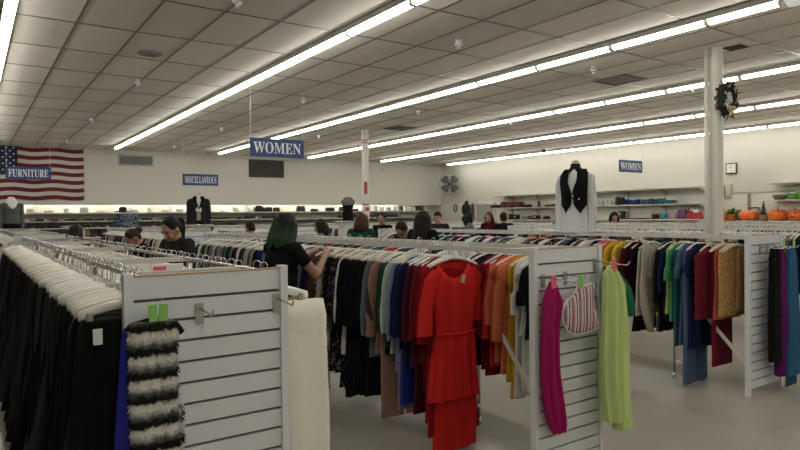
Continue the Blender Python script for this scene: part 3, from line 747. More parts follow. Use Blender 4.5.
# ------------------------------------------------------------------ things on the rack ends
def slat_hook(x, y, z, lab, arm=.22, group=None):
    t = thing('display_hook', lab, 'hook', (x, y, z), 0, group)
    q = MB(); q.rbox((0,-.004,-.02), (.03,.006,.075), None, .001); q.build('bracket', STEEL, t)
    q = MB(); q.tube([(0,-.006,0),(0,-arm*.5,-.006),(0,-arm*.93,-.012),(0,-arm,.008)], .004, 6); q.build('prong', CHROME, t, True)
    return t
slat_hook(.685, R1[1], 1.245, 'empty steel hook in the middle of the nearest slatted end', .16)
slat_hook(.985, R1[1], 1.255, 'empty steel hook at the right edge of the nearest slatted end', .16)
slat_hook(2.70, R2[1], 1.21, 'steel hook holding the magenta scarf on the middle slatted end', .25)
slat_hook(3.16, R2[1], 1.28, 'steel hook holding the lime scarf on the middle slatted end', .25)
for j, x in enumerate((5.62, 5.74, 5.88)):
    slat_hook(x, R3[1], 1.27, ['steel hook of the black fuzzy scarf on the right slatted end', 'steel hook of the plum scarf on the right slatted end', 'steel hook of the blue scarf on the right slatted end'][j], .2)
def hang(name, lab, cat, loc, rz, prof, mt, seed, nf=5, n=36, tagm=None, tags=(0,), fringe=0, amp=1., tz=.02, tw=.042):
    t = thing(name, lab, cat, loc, rz); q = MB(); loft(q, lerp_prof(prof, 26), seed, nf, n, cap0=True)
    q.build('cloth', mt, t, True)
    if fringe:
        q = MB(); z, hw = prof[-1][0], prof[-1][1]; xo = prof[-1][4] if len(prof[-1]) > 4 else 0
        for k in range(16): 
            x = xo - hw + 2*hw*k/15; q.tube([(x,0,z+.01),(x+.004,.003,z-fringe)], .003, 4)
        q.build('fringe', mt, t)
    for k, tx in enumerate(tags):
        q = MB(); q.rbox((tx, -.024, tz), (tw, .004, tw*1.75), Matrix.Rotation(.12*(k-.5), 3, 'Y'), .001); pt = q.build('price_tag', tagm, t)
        q = MB(); q.tube([(tx,-.022,tz+tw*.8),(tx,-.018,tz+tw*1.3)], .002, 4); q.build('tag_loop', TAGW, pt)
    return t
FUZZ = pattern('fuzzy_stripes', 'fuzzy', [(.012,.012,.012), (.10,.10,.095), (.36,.36,.35), (.68,.67,.61), (.60,.58,.52), (.012,.012,.012), (.014,.013,.012)], 12.0)
hang('knit_skirt', 'fuzzy black grey and white striped knit skirt on the nearest slatted end', 'skirt', (.508, R1[1]-.045, 1.205), 0,
     [(0,.075,.012,.001,-.005),(-.02,.10,.02,.002,0),(-.06,.088,.024,.003),(-.25,.09,.026,.004),(-.48,.094,.028,.005,.01),(-.535,.094,.026,.004,.01)], FUZZ, 3, 3, tagm=TAGG, tags=(-.005, .034), tz=.028, tw=.034)
t = bpy.data.objects['knit_skirt']; t.scale = (.86, 1, .97); t.location.z += .018; t.location.x += .006
q = MB(); r2 = random.Random(17)
for i in range(900):
    z = -r2.uniform(.0, .54); a = r2.uniform(PI, 2*PI) if r2.random() < .75 else r2.choice((0, PI))+r2.uniform(-.4,.4); hw = .086 if z > -.3 else .094
    p = Vector((hw*math.copysign(abs(math.cos(a))**.75, math.cos(a))+(.0 if z > -.3 else .01), .026*math.copysign(abs(math.sin(a))**.6, math.sin(a)), z)); d = Vector((math.cos(a)*.8, math.sin(a)*.35, -r2.uniform(.6,1.4))).normalized()*r2.uniform(.014,.026)
    q.tube([p, p+d*.6, p+d], [.003,.0025,.0006], 4)
q.build('pile', FUZZ, t)['kind'] = 'stuff'
q = MB(); q.tube([(-.08,-.0,-.01),(0,-.006,.006),(.09,-.0,-.02),(.112,-.0,-.055)], [.009,.009,.010,.013], 6); q.build('waistband', cl('black'), t, True)
q = MB(); q.rbox((.065,-.034,-.545), (.03,.003,.04), Matrix.Rotation(.4, 3, 'Y'), .001); q.build('care_tag', TAGW, t)
hang('blue_skirt', 'bright blue skirt half hidden behind the striped knit skirt', 'skirt', (.475, R1[1]-.018, 1.20), 0,
     [(0,.05,.006,0),(-.05,.06,.008,.001),(-.4,.085,.010,.003,.0),(-.75,.11,.012,.004,.02)], cloth('cobalt', (.025,.03,.27)), 4, 3, tags=())
bpy.data.objects['blue_skirt'].name = 'skirt'
MAG = cloth('magenta_bright', (.36, .014, .115), .1); LIME = cloth('pale_lime', (.54, .66, .27), .06); 
hang('scarf', 'long magenta scarf on the middle slatted end', 'scarf', (2.70, R2[1]-.06, 1.19), 0,
     [(.0,.018,.014,.002,.01),(-.05,.042,.02,.008,.01),(-.11,.068,.028,.014,.012),(-.26,.056,.026,.013,.0),(-.5,.060,.028,.013,.0),(-.70,.075,.03,.012,.02),(-.82,.07,.028,.010,.045),(-.87,.052,.018,.006,.06)], MAG, 8, 5, 44, tagm=TAGP, tz=.0)
def bonnet():
    t = thing('baby_top', 'small pink white and grey striped halter top on the middle slatted end', 'top', (2.875, R2[1]-.11, 1.155), 0)
    out = [(-.015,-.005),(.06,.0),(.105,.01),(.135,-.0),(.125,-.06),(.128,-.13),(.16,-.20),(.175,-.255),(.14,-.262),(.06,-.275),(-.04,-.272),(-.10,-.245),(-.135,-.19),(-.14,-.13),(-.11,-.075),(-.05,-.05)]
    q = MB(); n = len(out); cx = sum(p[0] for p in out)/n; cz = sum(p[1] for p in out)/n; R = []
    for s, d in ((.0,-.022),(.6,-.022),(.93,-.014),(1,0),(.93,.014),(.6,.02),(.0,.02)):
        R.append([Vector((cx+(x-cx)*max(s,.02), d, cz+(z-cz)*max(s,.02))) for x, z in out])
    q.rings(R); q.build('cloth', pattern('pink_rows', 'stripe_x', [(.55,.28,.33),(.62,.6,.58),(.10,.08,.10),(.62,.6,.58),(.42,.13,.22),(.2,.18,.22)], 17), t, True)
    q = MB(); q.tube([Vector((x, -.004, z)) for x, z in out], .006, 6, closed=True); q.build('piping', mat('piping_cream', (.62,.56,.5), .8), t, True)
    q = MB(); q.rbox((-.01,-.026,.03), (.042,.004,.08), None, .001); q.build('price_tag', TAGG, t)
bonnet()
slat_hook(2.89, R2[1], 1.215, 'steel hook behind the small striped halter top', .15)
t = hang('scarf', 'pale lime long scarf on the middle slatted end', 'scarf', (3.16, R2[1]-.15, 1.265), 0,
     [(.0,.02,.015,.002,-.045),(-.04,.05,.025,.010,-.04),(-.12,.075,.03,.016,-.02),(-.35,.085,.034,.02,-.015),(-.6,.085,.036,.022,-.01),(-.93,.085,.04,.022,.0)], LIME, 9, 5, 56, TAGP, tags=(-.04,), tz=.0)
q = MB(); loft(q, lerp_prof([(-.02,.03,.015,.002,-.02,.01),(-.12,.055,.02,.012,.035,.02),(-.35,.06,.026,.016,.07,.03),(-.65,.07,.03,.018,.095,.035),(-1.0,.075,.032,.018,.11,.03)], 24), 19, 5, 40, cap0=True); q.build('back_end', LIME, t, True)
hang('green_shirt', 'dark green shirt hanging just behind the pale lime scarf', 'shirt', (3.30, R2[1]-.06, 1.25), 0,
     [(.0,.03,.01,0,-.10),(-.06,.09,.016,.002,-.05),(-.15,.13,.02,.004,.01),(-.26,.13,.02,.005,.045),(-.33,.03,.012,.002,.13)], cloth('bottle_green', (.008,.11,.06)), 10, 3, tags=())
bpy.data.objects['green_shirt'].name = 'shirt'
def fuzzy_scarf():
    t = hang('scarf', 'black fuzzy scarf on the right slatted end', 'scarf', (5.66, R3[1]-.1, 1.27), 0, [(.0,.03,.02,.004),(-.1,.06,.03,.006),(-.5,.065,.035,.008),(-.98,.075,.035,.008)], BLACK, 12, 3, tags=())
    q = MB(); r2 = random.Random(8)
    for i in range(420):
        z = -r2.uniform(.02, .99); a = r2.uniform(PI, 2*PI) if r2.random() < .8 else r2.uniform(0, PI); x, y = .066*math.cos(a), .034*math.sin(a)
        d = Vector((math.cos(a)*1.2, math.sin(a)*.8, r2.uniform(-1,.4))).normalized()*r2.uniform(.015,.03)
        q.tube([(x,y,z), Vector((x,y,z))+d], [.004,.001], 4)
    q.build('pile', cl('charcoal'), t)['kind'] = 'stuff'
fuzzy_scarf()
hang('scarf', 'plum scarf between the black and blue scarves', 'scarf', (5.78, R3[1]-.1, 1.27), 0, [(.0,.025,.015,.002),(-.1,.05,.025,.006),(-.6,.06,.03,.01),(-1.12,.065,.03,.01)], cloth('violet', (.12,.012,.11)), 13, 5, tagm=TAGG)
hang('scarf', 'fringed blue scarf at the right edge of the photo', 'scarf', (5.90, R3[1]-.13, 1.27), 0, [(.0,.03,.02,.002),(-.1,.065,.03,.008),(-.6,.085,.035,.014),(-1.12,.10,.035,.014)], cloth('steel_blue', (.035,.12,.24)), 14, 5, tagm=TAGG, fringe=.1)
# chairs of stray white card between the rails of the nearest rack
t = thing('card_sign', 'small red and white card lying between the rails of the nearest rack', 'card', (.66, 2.62, PH-.004))
q = MB(); q.rbox((0,0,-.015), (.13,.012,.07), None, .002, TAGW); q.rbox((-.03,-.008,-.015), (.05,.004,.055), None, .001, TAGP); q.build('card', None, t)
# ------------------------------------------------------------------ torso forms on the racks
SKINM = mat('mannequin_skin', (.42,.35,.27), .5)
def torso(x, y, z, rz, lab, s=1.):
    t = thing('mannequin_torso', lab, 'mannequin', (x, y, z), rz); t.scale = (s, s, s)
    q = MB(); q.lathe([(.0,0),(.11,0),(.105,.012),(.015,.02),(.012,.10),(.0,.10)], 18); q.build('base', CHROME, t, True)
    q = MB(); R = []
    for zz, w, d, yo in [(.09,.13,.085,0),(.14,.165,.11,0),(.22,.155,.105,0),(.34,.125,.09,0),(.46,.155,.12,-.012),(.54,.175,.11,-.006),(.60,.17,.085,0),(.635,.11,.07,.005),(.66,.06,.055,.005),(.72,.05,.05,.0),(.735,.035,.035,0)]:
        R.append([Vector((w*math.cos(2*PI*j/24), d*math.sin(2*PI*j/24)+yo, zz)) for j in range(24)])
    q.rings(R); q.build('form', SKINM, t, True)
    return t
def wrap(q, prof, amp, seed, n=36, gap=0, nf=5):
    """garment shell around a torso: (z, half width, half depth, y offset); gap leaves the front open"""
    r = random.Random(seed); ph = r.uniform(0, 6); R = []
    for z, w, d, yo in lerp_prof(prof, 20):
        R.append([Vector(((w+amp*math.sin(nf*a+ph+5*z))*math.cos(a), (d+amp*math.sin(nf*a+ph+5*z))*math.sin(a)+yo, z)) for a in [-PI/2 + gap + (2*PI-2*gap)*j/n for j in range(n+(1 if gap else 0))]])
    if gap: 
        vs = [p for r_ in R for p in r_]; m = n+1
        q.add(vs, [(i*m+j, i*m+j+1, (i+1)*m+j+1, (i+1)*m+j) for i in range(len(R)-1) for j in range(n)])
    else: q.rings(R, False, False)
def tsleeve(q, s, L, w, seed, sw=.5):
    R = []
    for z, xo, ww in lerp_prof([(.60, .14, .045),(.58,.18,.06),(.50,.205,w),(.55-L*.6,.215,w*.95),(.58-L,.215,w*.8)], 14):
        R.append([Vector((s*xo+ww*math.cos(2*PI*j/14)+.004*math.sin(30*z+seed), ww*.8*math.sin(2*PI*j/14)+.005*math.sin(22*z+s), z)) for j in range(14)])
    q.rings(R, True, False)
# blouse and black vest
t = torso(5.74, 4.74, PH+.012, math.radians(-68), 'headless mannequin torso in a white blouse and black vest on the right-hand rack', 1.06); t.scale = (.86, .95, 1.09)
BLO = pattern('blouse_white', 'stripe_x', [(.64,.65,.65), (.58,.59,.59), (.66,.67,.67)], 25)
q = MB(); wrap(q, [(.0,.19,.12,0),(.15,.185,.125,0),(.32,.15,.105,0),(.46,.17,.135,-.01),(.56,.185,.115,0),(.615,.15,.085,0),(.64,.10,.07,0)], .005, 2, nf=9); q.build('blouse', BLO, t, True)
for s in (-1, 1):
    q = MB(); tsleeve(q, s, .60, .065, 3); q.build('blouse_sleeve', BLO, t, True)
BV = cloth('vest_black', (.008,.008,.009))
q = MB(); wrap(q, [(.26,.165,.118,0),(.34,.160,.118,0),(.46,.182,.146,-.01),(.55,.19,.125,0),(.60,.185,.10,0),(.645,.10,.075,0)], .002, 4, gap=.30); q.build('vest', BV, t, True)
for s in (-1, 1):
    q = MB(); R = []
    for z, xi, xo, yy in lerp_prof([(.645,.085,.15,-.05),(.58,.10,.185,-.105),(.50,.055,.18,-.147),(.42,.016,.165,-.155),(.36,.004,.16,-.14),(.27,.02,.165,-.125),(.22,.06,.13,-.12),(.185,.10,.115,-.115)], 16):
        R.append([Vector((s*x, y, z)) for x, y in ((xi, yy-.010), ((xi+xo)/2, yy-.004), (xo, yy+.045), (xo, yy+.055), ((xi+xo)/2, yy+.008), (xi, yy+.002))])
    q.rings(R); q.build('vest_front', BV, t, True)
q = MB(); 
for z in (.36, .31): q.ell((.012, -.152, z), (.010,.004,.010))
q.ell((.085, -.135, .33), (.013,.005,.013)); q.build('button', mat('button_silver', (.7,.7,.68), .3, .5), t, True)
q = MB(); wrap(q, [(.615,.09,.078,0),(.66,.068,.062,0),(.70,.062,.06,0)], .0, 5); wrap(q, [(.60,.125,.09,.0),(.66,.075,.066,.0)], .002, 5); q.build('neck_scarf', cl('charcoal'), t, True)
# grey top with white cowl, far left
t = torso(.84, 17.2, PH+.01, math.radians(8), 'headless mannequin torso in a grey top with white cowl below the flag', 1.0)
q = MB(); wrap(q, [(.10,.185,.125,0),(.22,.175,.12,0),(.34,.155,.11,0),(.46,.18,.14,-.01),(.57,.185,.115,0),(.64,.10,.075,0)], .003, 2); q.build('top', cloth('heather_grey', (.11,.115,.115)), t, True)
for s in (-1, 1):
    q = MB(); tsleeve(q, s, .58, .05, 3); q.build('sleeve', cloth('heather_grey', (.11,.115,.115)), t, True)
q = MB(); wrap(q, [(.46,.02,.14,-.03),(.50,.09,.145,-.02),(.58,.14,.12,0),(.64,.13,.10,0),(.70,.085,.075,0),(.74,.06,.055,0)], .006, 7, nf=4); q.build('cowl', cl('white'), t, True)
q = MB(); wrap(q, [(-.0,.19,.12,0),(.06,.19,.128,0),(.12,.188,.128,0)], .002, 8); q.build('belt', cl('black'), t, True)
# dark suit jacket over a white shirt
t = torso(3.95, 13.07, 1.44, math.radians(-14), 'headless mannequin torso in a dark suit jacket under the miscellaneous sign', .90)
q = MB(); wrap(q, [(.0,.20,.13,0),(.2,.18,.125,0),(.34,.165,.12,0),(.46,.19,.145,-.01),(.57,.195,.12,0),(.645,.11,.08,0)], .003, 2, gap=.25); q.build('jacket', cl('charcoal'), t, True)
for s in (-1, 1):
    q = MB(); tsleeve(q, s, .62, .06, 3); q.build('jacket_sleeve', cl('charcoal'), t, True)
    q = MB(); q.rings([[Vector((s*x, y, z)) for x, y in ((xi,-.152),(xo,-.13),(xo,-.12),(xi,-.142))] for z, xi, xo in ((.66,.06,.10),(.56,.05,.12),(.40,.005,.05),(.36,.0,.03))]); q.build('lapel', cl('black'), t)
q = MB(); wrap(q, [(.30,.10,.135,-.005),(.5,.12,.143,-.004),(.62,.10,.085,0),(.68,.06,.06,0)], .001, 5); q.build('shirt', cl('white'), t, True)
# black bodice with a grey ruffle
t = torso(7.52, 13.05, 1.47, math.radians(-10), 'headless mannequin torso in a black bodice with grey ruffle left of the far column', .80)
q = MB(); wrap(q, [(.0,.17,.12,0),(.2,.17,.12,0),(.34,.14,.105,0),(.46,.17,.135,-.01),(.52,.175,.12,0)], .003, 2); q.build('bodice', cl('black'), t, True)
q = MB(); wrap(q, [(.47,.175,.14,-.01),(.52,.19,.15,-.01),(.60,.20,.12,0),(.66,.13,.10,0),(.70,.10,.08,0)], .016, 7, 60, nf=11); q.build('ruffle', cl('grey'), t, True)
SUPP = mat('pedestal_white', (.55,.54,.5), .6)
def pedestal(x, y, z, lab):
    t = thing('display_pedestal', lab, 'pedestal', (x, y, 0))
    q = MB(); q.rbox((0,0,z-.012), (.5,.4,.024), None, .004); q.build('top', SUPP, t)
    q = MB(); q.box(-.2,.2,-.15,.15,0,z-.024); q.build('post', SUPP, t)
pedestal(3.95, 13.07, 1.44, 'white display pedestal under the dark suited torso')
pedestal(7.52, 13.05, 1.47, 'white display pedestal under the black bodice torso')

# ------------------------------------------------------------------ shelving along the back wall
SHELF = mat('shelf_white', (.60,.585,.52), .5)
t = thing('shelving_unit', 'long white wall shelving under the bulkhead of the back wall', 'shelving', (-1, YB+.02, 0))
for z, d0 in ((1.78, -.05), (1.53, -.22), (1.33, -.34), (1.05, -.40)):
    q = MB(); q.box(0, 17.2, d0, .46, z-.03, z); q.build('shelf', SHELF, t)
for k in range(14):
    q = MB(); q.box(k*1.3, k*1.3+.04, .40, .47, 0, 1.98); q.build('upright', SHELF, t)
q = MB(); q.box(0, 17.2, .44, .47, 0, 1.74); q.build('back_panel', mat('shelf_back_grey', (.58,.56,.50), .7), t)
def shoe_mesh(kind):
    q = MB(); R = []
    if kind == 'boot': prof = [(-.13,.01,.02,.23),(-.12,.035,.0,.24),(-.06,.04,.0,.24),(-.02,.04,.0,.23),(.02,.035,.0,.12),(.08,.042,.0,.08),(.13,.03,.0,.05),(.145,.01,.01,.03)]
    else: prof = [(-.13,.01,.02,.06),(-.12,.03,.0,.08),(-.06,.034,.0,.075),(0,.034,.0,.065),(.05,.04,.0,.06),(.10,.042,.0,.05),(.135,.03,.0,.04),(.15,.008,.01,.025)]
    for y, w, z0, z1 in prof:
        R.append([Vector((w*math.cos(a), y, (z0+z1)/2+(z1-z0)/2*math.sin(a))) for a in [2*PI*j/10 for j in range(10)]])
    q.rings(R); return q
SM = {}
r = random.Random(31)
sc_cols = {'black': (.01,.01,.01), 'dark brown': (.035,.018,.012), 'grey': (.12,.12,.12), 'white': (.5,.5,.48), 'tan': (.25,.14,.07), 'dark red': (.10,.012,.012)}
for z, yf, lev in ((1.53, -.06, 'second'), (1.33, -.18, 'third'), (1.05, -.25, 'fourth')):
    x = .8
    while x < (9.6 if lev != 'third' else 7.5):
        nm = r.choice(['black','black','black','dark brown','dark brown','grey','white','tan','dark red']); kd = 'boot' if (r.random() < .25 and lev == 'fourth') else 'shoe'
        if (nm, kd) not in SM: SM[(nm, kd)] = shoe_mesh(kd).mesh(kd, mat('shoe_'+nm.replace(' ','_'), sc_cols[nm], .45))
        if kd == 'shoe' or z < 1.2:
            o = put(kd, SM[(nm, kd)], None, (x, YB+.02+yf, z), PI/2+r.uniform(-.2, .2) if r.random() < .4 else PI+r.uniform(-.25, .25))
            tag(o, '%s %s on the %s shelf of the back wall' % (nm, kd, lev), 'shoe', '%s shelf shoes at the back wall' % lev)
        x += .12 if r.random() < .94 else .3
def px(name, lab, cat, m, loc, rz=0): return tag(m.build(name, None, None, True, loc, rz, True), lab, cat)
def bagmb(w, d, h, m, handle=True, hm=None):
    q = MB(); R = []
    for z, a, b in ((0,.96,.95),(.03,1,1),(.5,.97,.9),(.85,.9,.55),(1,.86,.3)):
        R.append([Vector((w/2*a*math.copysign(abs(math.cos(t))**.5, math.cos(t)), d/2*b*math.copysign(abs(math.sin(t))**.6, math.sin(t)), z*h)) for t in [2*PI*j/20 for j in range(20)]])
    q.rings(R, m=m)
    if handle: q.tube([(w*.25*math.cos(PI*i/10)*1.0, 0, h*.95+h*.45*math.sin(PI*i/10)) for i in range(11)], .012, 6, hm or m)
    return q
def bowlmb(r0, r1, h, m, n=20):
    q = MB(); q.lathe([(r0,0),(r0+(r1-r0)*.6,h*.5),(r1,h),(r1-.012,h),(r0*.8,h*.25),(0.001,h*.2)], n, m=m); return q
def mugmb(r0, h, m, n=16, handle=True):
    q = MB(); q.lathe([(r0*.85,0),(r0,h*.1),(r0,h),(r0-.006,h),(r0-.008,.02),(0.001,.015)], n, m=m)
    if handle: q.tube([(r0+.0,0,h*.75),(r0+.035,0,h*.7),(r0+.035,0,h*.35),(r0,0,h*.25)], .008, 6, m)
    return q
def dm(n, c, rough=.4): return mat('goods_'+n, c, rough)
zt = 1.78; ys = YB+.05
def hatmb(m): 
    q = MB(); q.lathe([(.0,0),(.22,.02),(.24,.03),(.22,.04),(.12,.045),(.105,.14),(.06,.17),(.0,.165)], 22, m=m); return q
px('hat', 'wide dark hat on the top back shelf beneath the left vent', 'hat', hatmb(dm('hat', (.02,.018,.025), .8)), (3.95, ys, zt))
q = MB(); q.rbox((0,0,.08), (.35,.22,.16), None, .03, dm('black_soft', (.012,.012,.013), .8)); q.rbox((.0,0,.165), (.2,.16,.09), None, .03, MATS['goods_black_soft'])
px('handbag', 'black soft bag on the top back shelf left of the dark bodice', 'bag', q, (8.4, ys, zt))
for i, (xx, w, h, lab) in enumerate([(8.75,.28,.16,'small black bag on the top back shelf, second of three'), (9.05,.24,.15,'small black bag on the top back shelf, last of three'), (10.0,.35,.2,'dark box-shaped bag on the top back shelf behind the bob hair'), (10.55,.3,.1,'flat dark purse on the top back shelf'), (11.2,.4,.14,'low dark bag on the top back shelf'), (11.75,.34,.17,'rounded dark bag on the top back shelf'), (12.3,.3,.1,'flat grey bag on the top back shelf')]):
    px('handbag', lab, 'bag', bagmb(w, .16, h, dm('bagd%d' % (i % 3), [(.012,.012,.012),(.03,.022,.018),(.05,.05,.05)][i % 3], .6), False), (xx, ys, zt))
for i in range(9):
    w, h = [(.16,.2),(.12,.17),(.2,.15),(.14,.19),(.10,.2),(.22,.18),(.13,.14),(.3,.2),(.12,.17)][i]
    dk = i in (4, 7)
    px('storage_box', '%s box on the top back shelf by the far column' % ('dark' if dk else 'white'), 'box', (lambda q: (q.rbox((0,0,h/2), (w,.18,h), None, .006, dm('boxd' if dk else 'boxw', (.03,.03,.03) if dk else (.75,.75,.72), .6)), q)[1])(MB()), (13.2+i*.31, ys, zt))
    bpy.context.scene.collection.objects[-1]['group'] = 'boxes on the top back shelf by the far column'
for i in range(16):
    xx = 1.0+i*.47; h = r.uniform(.06, .16); w = r.uniform(.1, .25)
    if abs(xx-3.95) < .3: continue
    q = MB(); q.rbox((0,0,h/2), (w, .14, h), None, .006, dm('pale%d' % (i % 3), [(.7,.69,.64),(.62,.6,.56),(.7,.66,.55)][i % 3], .6))
    tag(px('storage_box', 'pale box in the bright strip of the top back shelf', 'box', q, (xx, ys+.1, zt)), 'pale box in the bright strip of the top back shelf', 'box', 'pale boxes on the top back shelf')
for i in range(7):
    xx = 8.0+i*.72; q = MB(); w = r.uniform(.35,.6); q.rbox((0,0,.06), (w,.2,.11), None, .04, dm('clutch%d' % (i % 2), [(.012,.012,.012),(.03,.02,.016)][i % 2], .6))
    tag(px('handbag', 'x', 'bag', q, (xx+1.6 if i > 2 else xx, ys-.1, 1.53)), 'dark flat bag on the second back shelf', 'bag', 'dark bags on the second back shelf')
q = bagmb(.62, .22, .42, pattern('denim_patchwork', 'floral', [(.05,.07,.11),(.09,.12,.17),(.02,.025,.04),(.15,.18,.22),(.07,.09,.13)], 22), False)
px('tote_bag', 'large denim patchwork bag in front of the shoe shelves', 'bag', q, (3.37, 17.3, 1.29))
pedestal(3.37, 17.3, 1.29, 'low white display table under the denim patchwork bag')
q = MB(); q.rbox((0,0,.09), (.24,.16,.18), None, .04, dm('black_soft2', (.015,.012,.012), .7)); px('handbag', 'small black bag on the far shelf right of the grey mannequin top', 'bag', q, (2.02, YB-.25, 1.33))

# ------------------------------------------------------------------ shelving along the right wall
def wall_unit(y0, y1, zs, ds, lab):
    t = thing('shelving_unit', lab, 'shelving', (XR-.02, y0, 0)); L = y1-y0
    for z, d in zip(zs, ds):
        q = MB(); q.box(-d, 0, 0, L, z-.03, z); q.build('shelf', SHELF, t)
        for k in range(int(L/1.22)+1):
            q = MB(); yy = min(k*1.22, L-.02); q.add([(-d*.9,yy,z-.03),(0,yy,z-.03),(0,yy,z-.16),(-d*.9,yy+.012,z-.03),(0,yy+.012,z-.03),(0,yy+.012,z-.16)], [(0,1,2),(5,4,3),(0,3,4,1),(1,4,5,2),(2,5,3,0)]); q.build('bracket', SHELF, t)
    for k in range(int(L/1.22)+1):
        q = MB(); yy = min(k*1.22, L-.02); q.box(-.03, -.0, yy, yy+.025, .3, zs[0]+.02); q.build('upright', mat('upright_grey', (.38,.37,.34), .5), t)
wall_unit(9.15, 17.0, (2.28, 1.83, 1.40), (.50, .45, .55), 'long white shelving with mugs and bags on the right wall')
wall_unit(7.40, 9.1, (1.35,), (.55,), 'low white shelf of pumpkins on the right wall')
wall_unit(5.0, 7.38, (2.28, 1.86, 1.35), (.5,.5,.55), 'white shelving with green baskets at the right edge')
XS = XR-.28
GL = lambda: mat('clear_glass_goods', (.62,.64,.6), .15)
def on(y, z, name, lab, cat, q, x=None, rz=0):
    if y > 8.5: y += .32+.024*(16.75-y)
    return px(name, lab, cat, q, (x or XS, y, z), rz)
Z2, Z3 = 1.83, 1.40
q = MB(); q.rbox((0,0,.06), (.3,.42,.11), None, .04, dm('black_soft', (.012,.012,.013))); on(16.75, Z2, 'handbag', 'black soft bag at the left end of the middle right-wall shelf', 'bag', q)
for i, (yy, c, l) in enumerate([(16.3,(.11,.03,.02),'first reddish brown leather case on the middle right-wall shelf'),(15.95,(.13,.04,.025),'second reddish brown leather case on the middle right-wall shelf'),(15.6,(.10,.03,.02),'third reddish brown leather case nearest the dark clutch')]):
    q = MB(); q.rbox((0,0,.11), (.22,.30,.20), None, .02, dm('leather%d' % i, c)); q.tube([(-.1,-.06,.2),(-.1,-.04,.23),(-.1,.04,.23),(-.1,.06,.2)], .01, 6, DARKM); on(yy, Z2, 'leather_case', l, 'case', q)
q = MB(); q.rbox((0,0,.05), (.2,.3,.09), None, .03, dm('black_soft', (.012,.012,.013))); on(15.15, Z2, 'clutch_bag', 'dark clutch right of the brown leather cases', 'bag', q)
q = MB(); q.lathe([(.05,0),(.055,.02),(.055,.17),(.02,.22),(.018,.29),(.0,.29)], 14, m=dm('amber_bottle', (.10,.035,.015), .2)); on(14.6, Z2, 'bottle', 'brown bottle standing on the middle right-wall shelf', 'bottle', q)
q = MB(); q.rbox((0,0,.04), (.2,.42,.07), None, .02, dm('dark_tray', (.05,.035,.03))); on(14.05, Z2, 'tray', 'dark flat tray right of the brown bottle', 'tray', q)
q = MB(); q.rbox((0,0,.06), (.2,.35,.11), None, .02, dm('tan_box', (.23,.15,.09))); on(13.4, Z2, 'basket', 'tan low basket beside the mannequin torso in the vest', 'basket', q)
for i, yy in enumerate((12.25, 12.1, 11.95, 11.78, 11.6)):
    tag(on(yy, Z2, 'glass_jar', 'x', 'jar', mugmb(.06, .13+.02*(i % 2), GL(), 14, False)), 'clear glass jar on the shelf right of the vest mannequin', 'jar', 'clear jars on the right-wall shelf')
q = MB(); q.lathe([(.07,0),(.08,.03),(.08,.2),(.05,.22),(.05,.26),(.0,.26)], 16, m=dm('dark_green_pot', (.02,.035,.03))); on(11.35, Z2, 'canister', 'dark green canister left of the blue mugs', 'canister', q)
q = MB(); q.lathe([(.06,0),(.07,.02),(.07,.2),(.04,.23),(.0,.24)], 16, m=dm('black_pot', (.012,.013,.012))); on(11.18, Z2, 'canister', 'black canister directly beside the blue mugs', 'canister', q)
for i, (yy, c, n_) in enumerate([(11.02,(.02,.035,.22),'deep blue'),(10.9,(.03,.05,.26),'bright blue'),(10.76,(.02,.03,.18),'navy blue'),(10.62,(.025,.04,.21),'dark blue'),(10.46,(.10,.14,.19),'grey blue'),(10.33,(.13,.17,.2),'pale grey'),(10.18,(.02,.10,.15),'dark teal'),(10.05,(.02,.12,.17),'teal green')]):
    on(yy, Z2, 'mug', n_ + ' mug in the row on the middle right-wall shelf', 'mug', mugmb(.062, .14+.02*((i*7) % 3 == 0), dm('mug%d' % i, c, .25)), None, i)
on(9.86, Z2, 'bowl', 'teal deep bowl right of the mug row', 'bowl', bowlmb(.07,.12,.15, dm('teal_bowl', (.03,.16,.22), .3)))
on(9.60, Z2, 'platter', 'wide turquoise dish at the right end of the mug shelf', 'dish', bowlmb(.10,.20,.10, dm('turq_dish', (.06,.24,.28), .3)))
# third shelf of the long unit
for i, (yy, w, h, c, l) in enumerate([(16.0,.10,.20,(.02,.02,.02),'slim black appliance at the left of the lower right-wall shelf'),(15.7,.16,.18,(.012,.012,.012),'black boxy appliance on the lower right-wall shelf'),(15.2,.30,.14,(.2,.2,.19),'grey toaster on the lower right-wall shelf'),(14.75,.26,.15,(.025,.025,.025),'black radio right of the grey toaster'),(13.6,.34,.10,(.04,.035,.03),'dark wide dish on the lower right-wall shelf')]):
    q = MB(); q.rbox((0,0,h/2), (.2,w,h), None, .02, dm('appl%d' % i, c, .4)); q.rbox((-.1,0,h*.55), (.012,w*.6,h*.3), None, .002, STEEL); on(yy, Z3, 'appliance', l, 'appliance', q)
q = MB(); q.lathe([(.0,.0),(.13,0),(.14,.06),(.10,.11),(.02,.13),(.02,.15),(0,.15)], 18, m=dm('black_pan', (.02,.018,.018))); on(14.25, Z3, 'cooking_pot', 'black lidded pot between radio and dark dish', 'pot', q)
q = MB(); q.rbox((0,0,.03), (.2,.18,.06), None, .01, DARKM); q.rbox((.05,0,.13), (.06,.14,.20), None, .01, DARKM); q.rbox((0,0,.22), (.18,.16,.05), None, .01, DARKM); q.lathe([(.05,.06),(.06,.1),(.05,.15),(0,.15)], 12, (-.03,0,0), mat('dark_glass', (.03,.03,.03), .05)); on(11.2, Z3, 'coffee_maker', 'black coffee maker under the blue mugs', 'coffee maker', q)
q = MB(); q.rbox((0,0,.02), (.22,1.05,.035), None, .006, dm('black_tray', (.02,.03,.025))); on(10.65, Z3, 'tray', 'long dark tray right of the coffee maker', 'tray', q)
q = bowlmb(.09,.12,.14, dm('dark_basket', (.02,.012,.016), .7)); on(10.05, Z3, 'basket', 'black basket holding a yellow bow', 'basket', q)
q = MB()
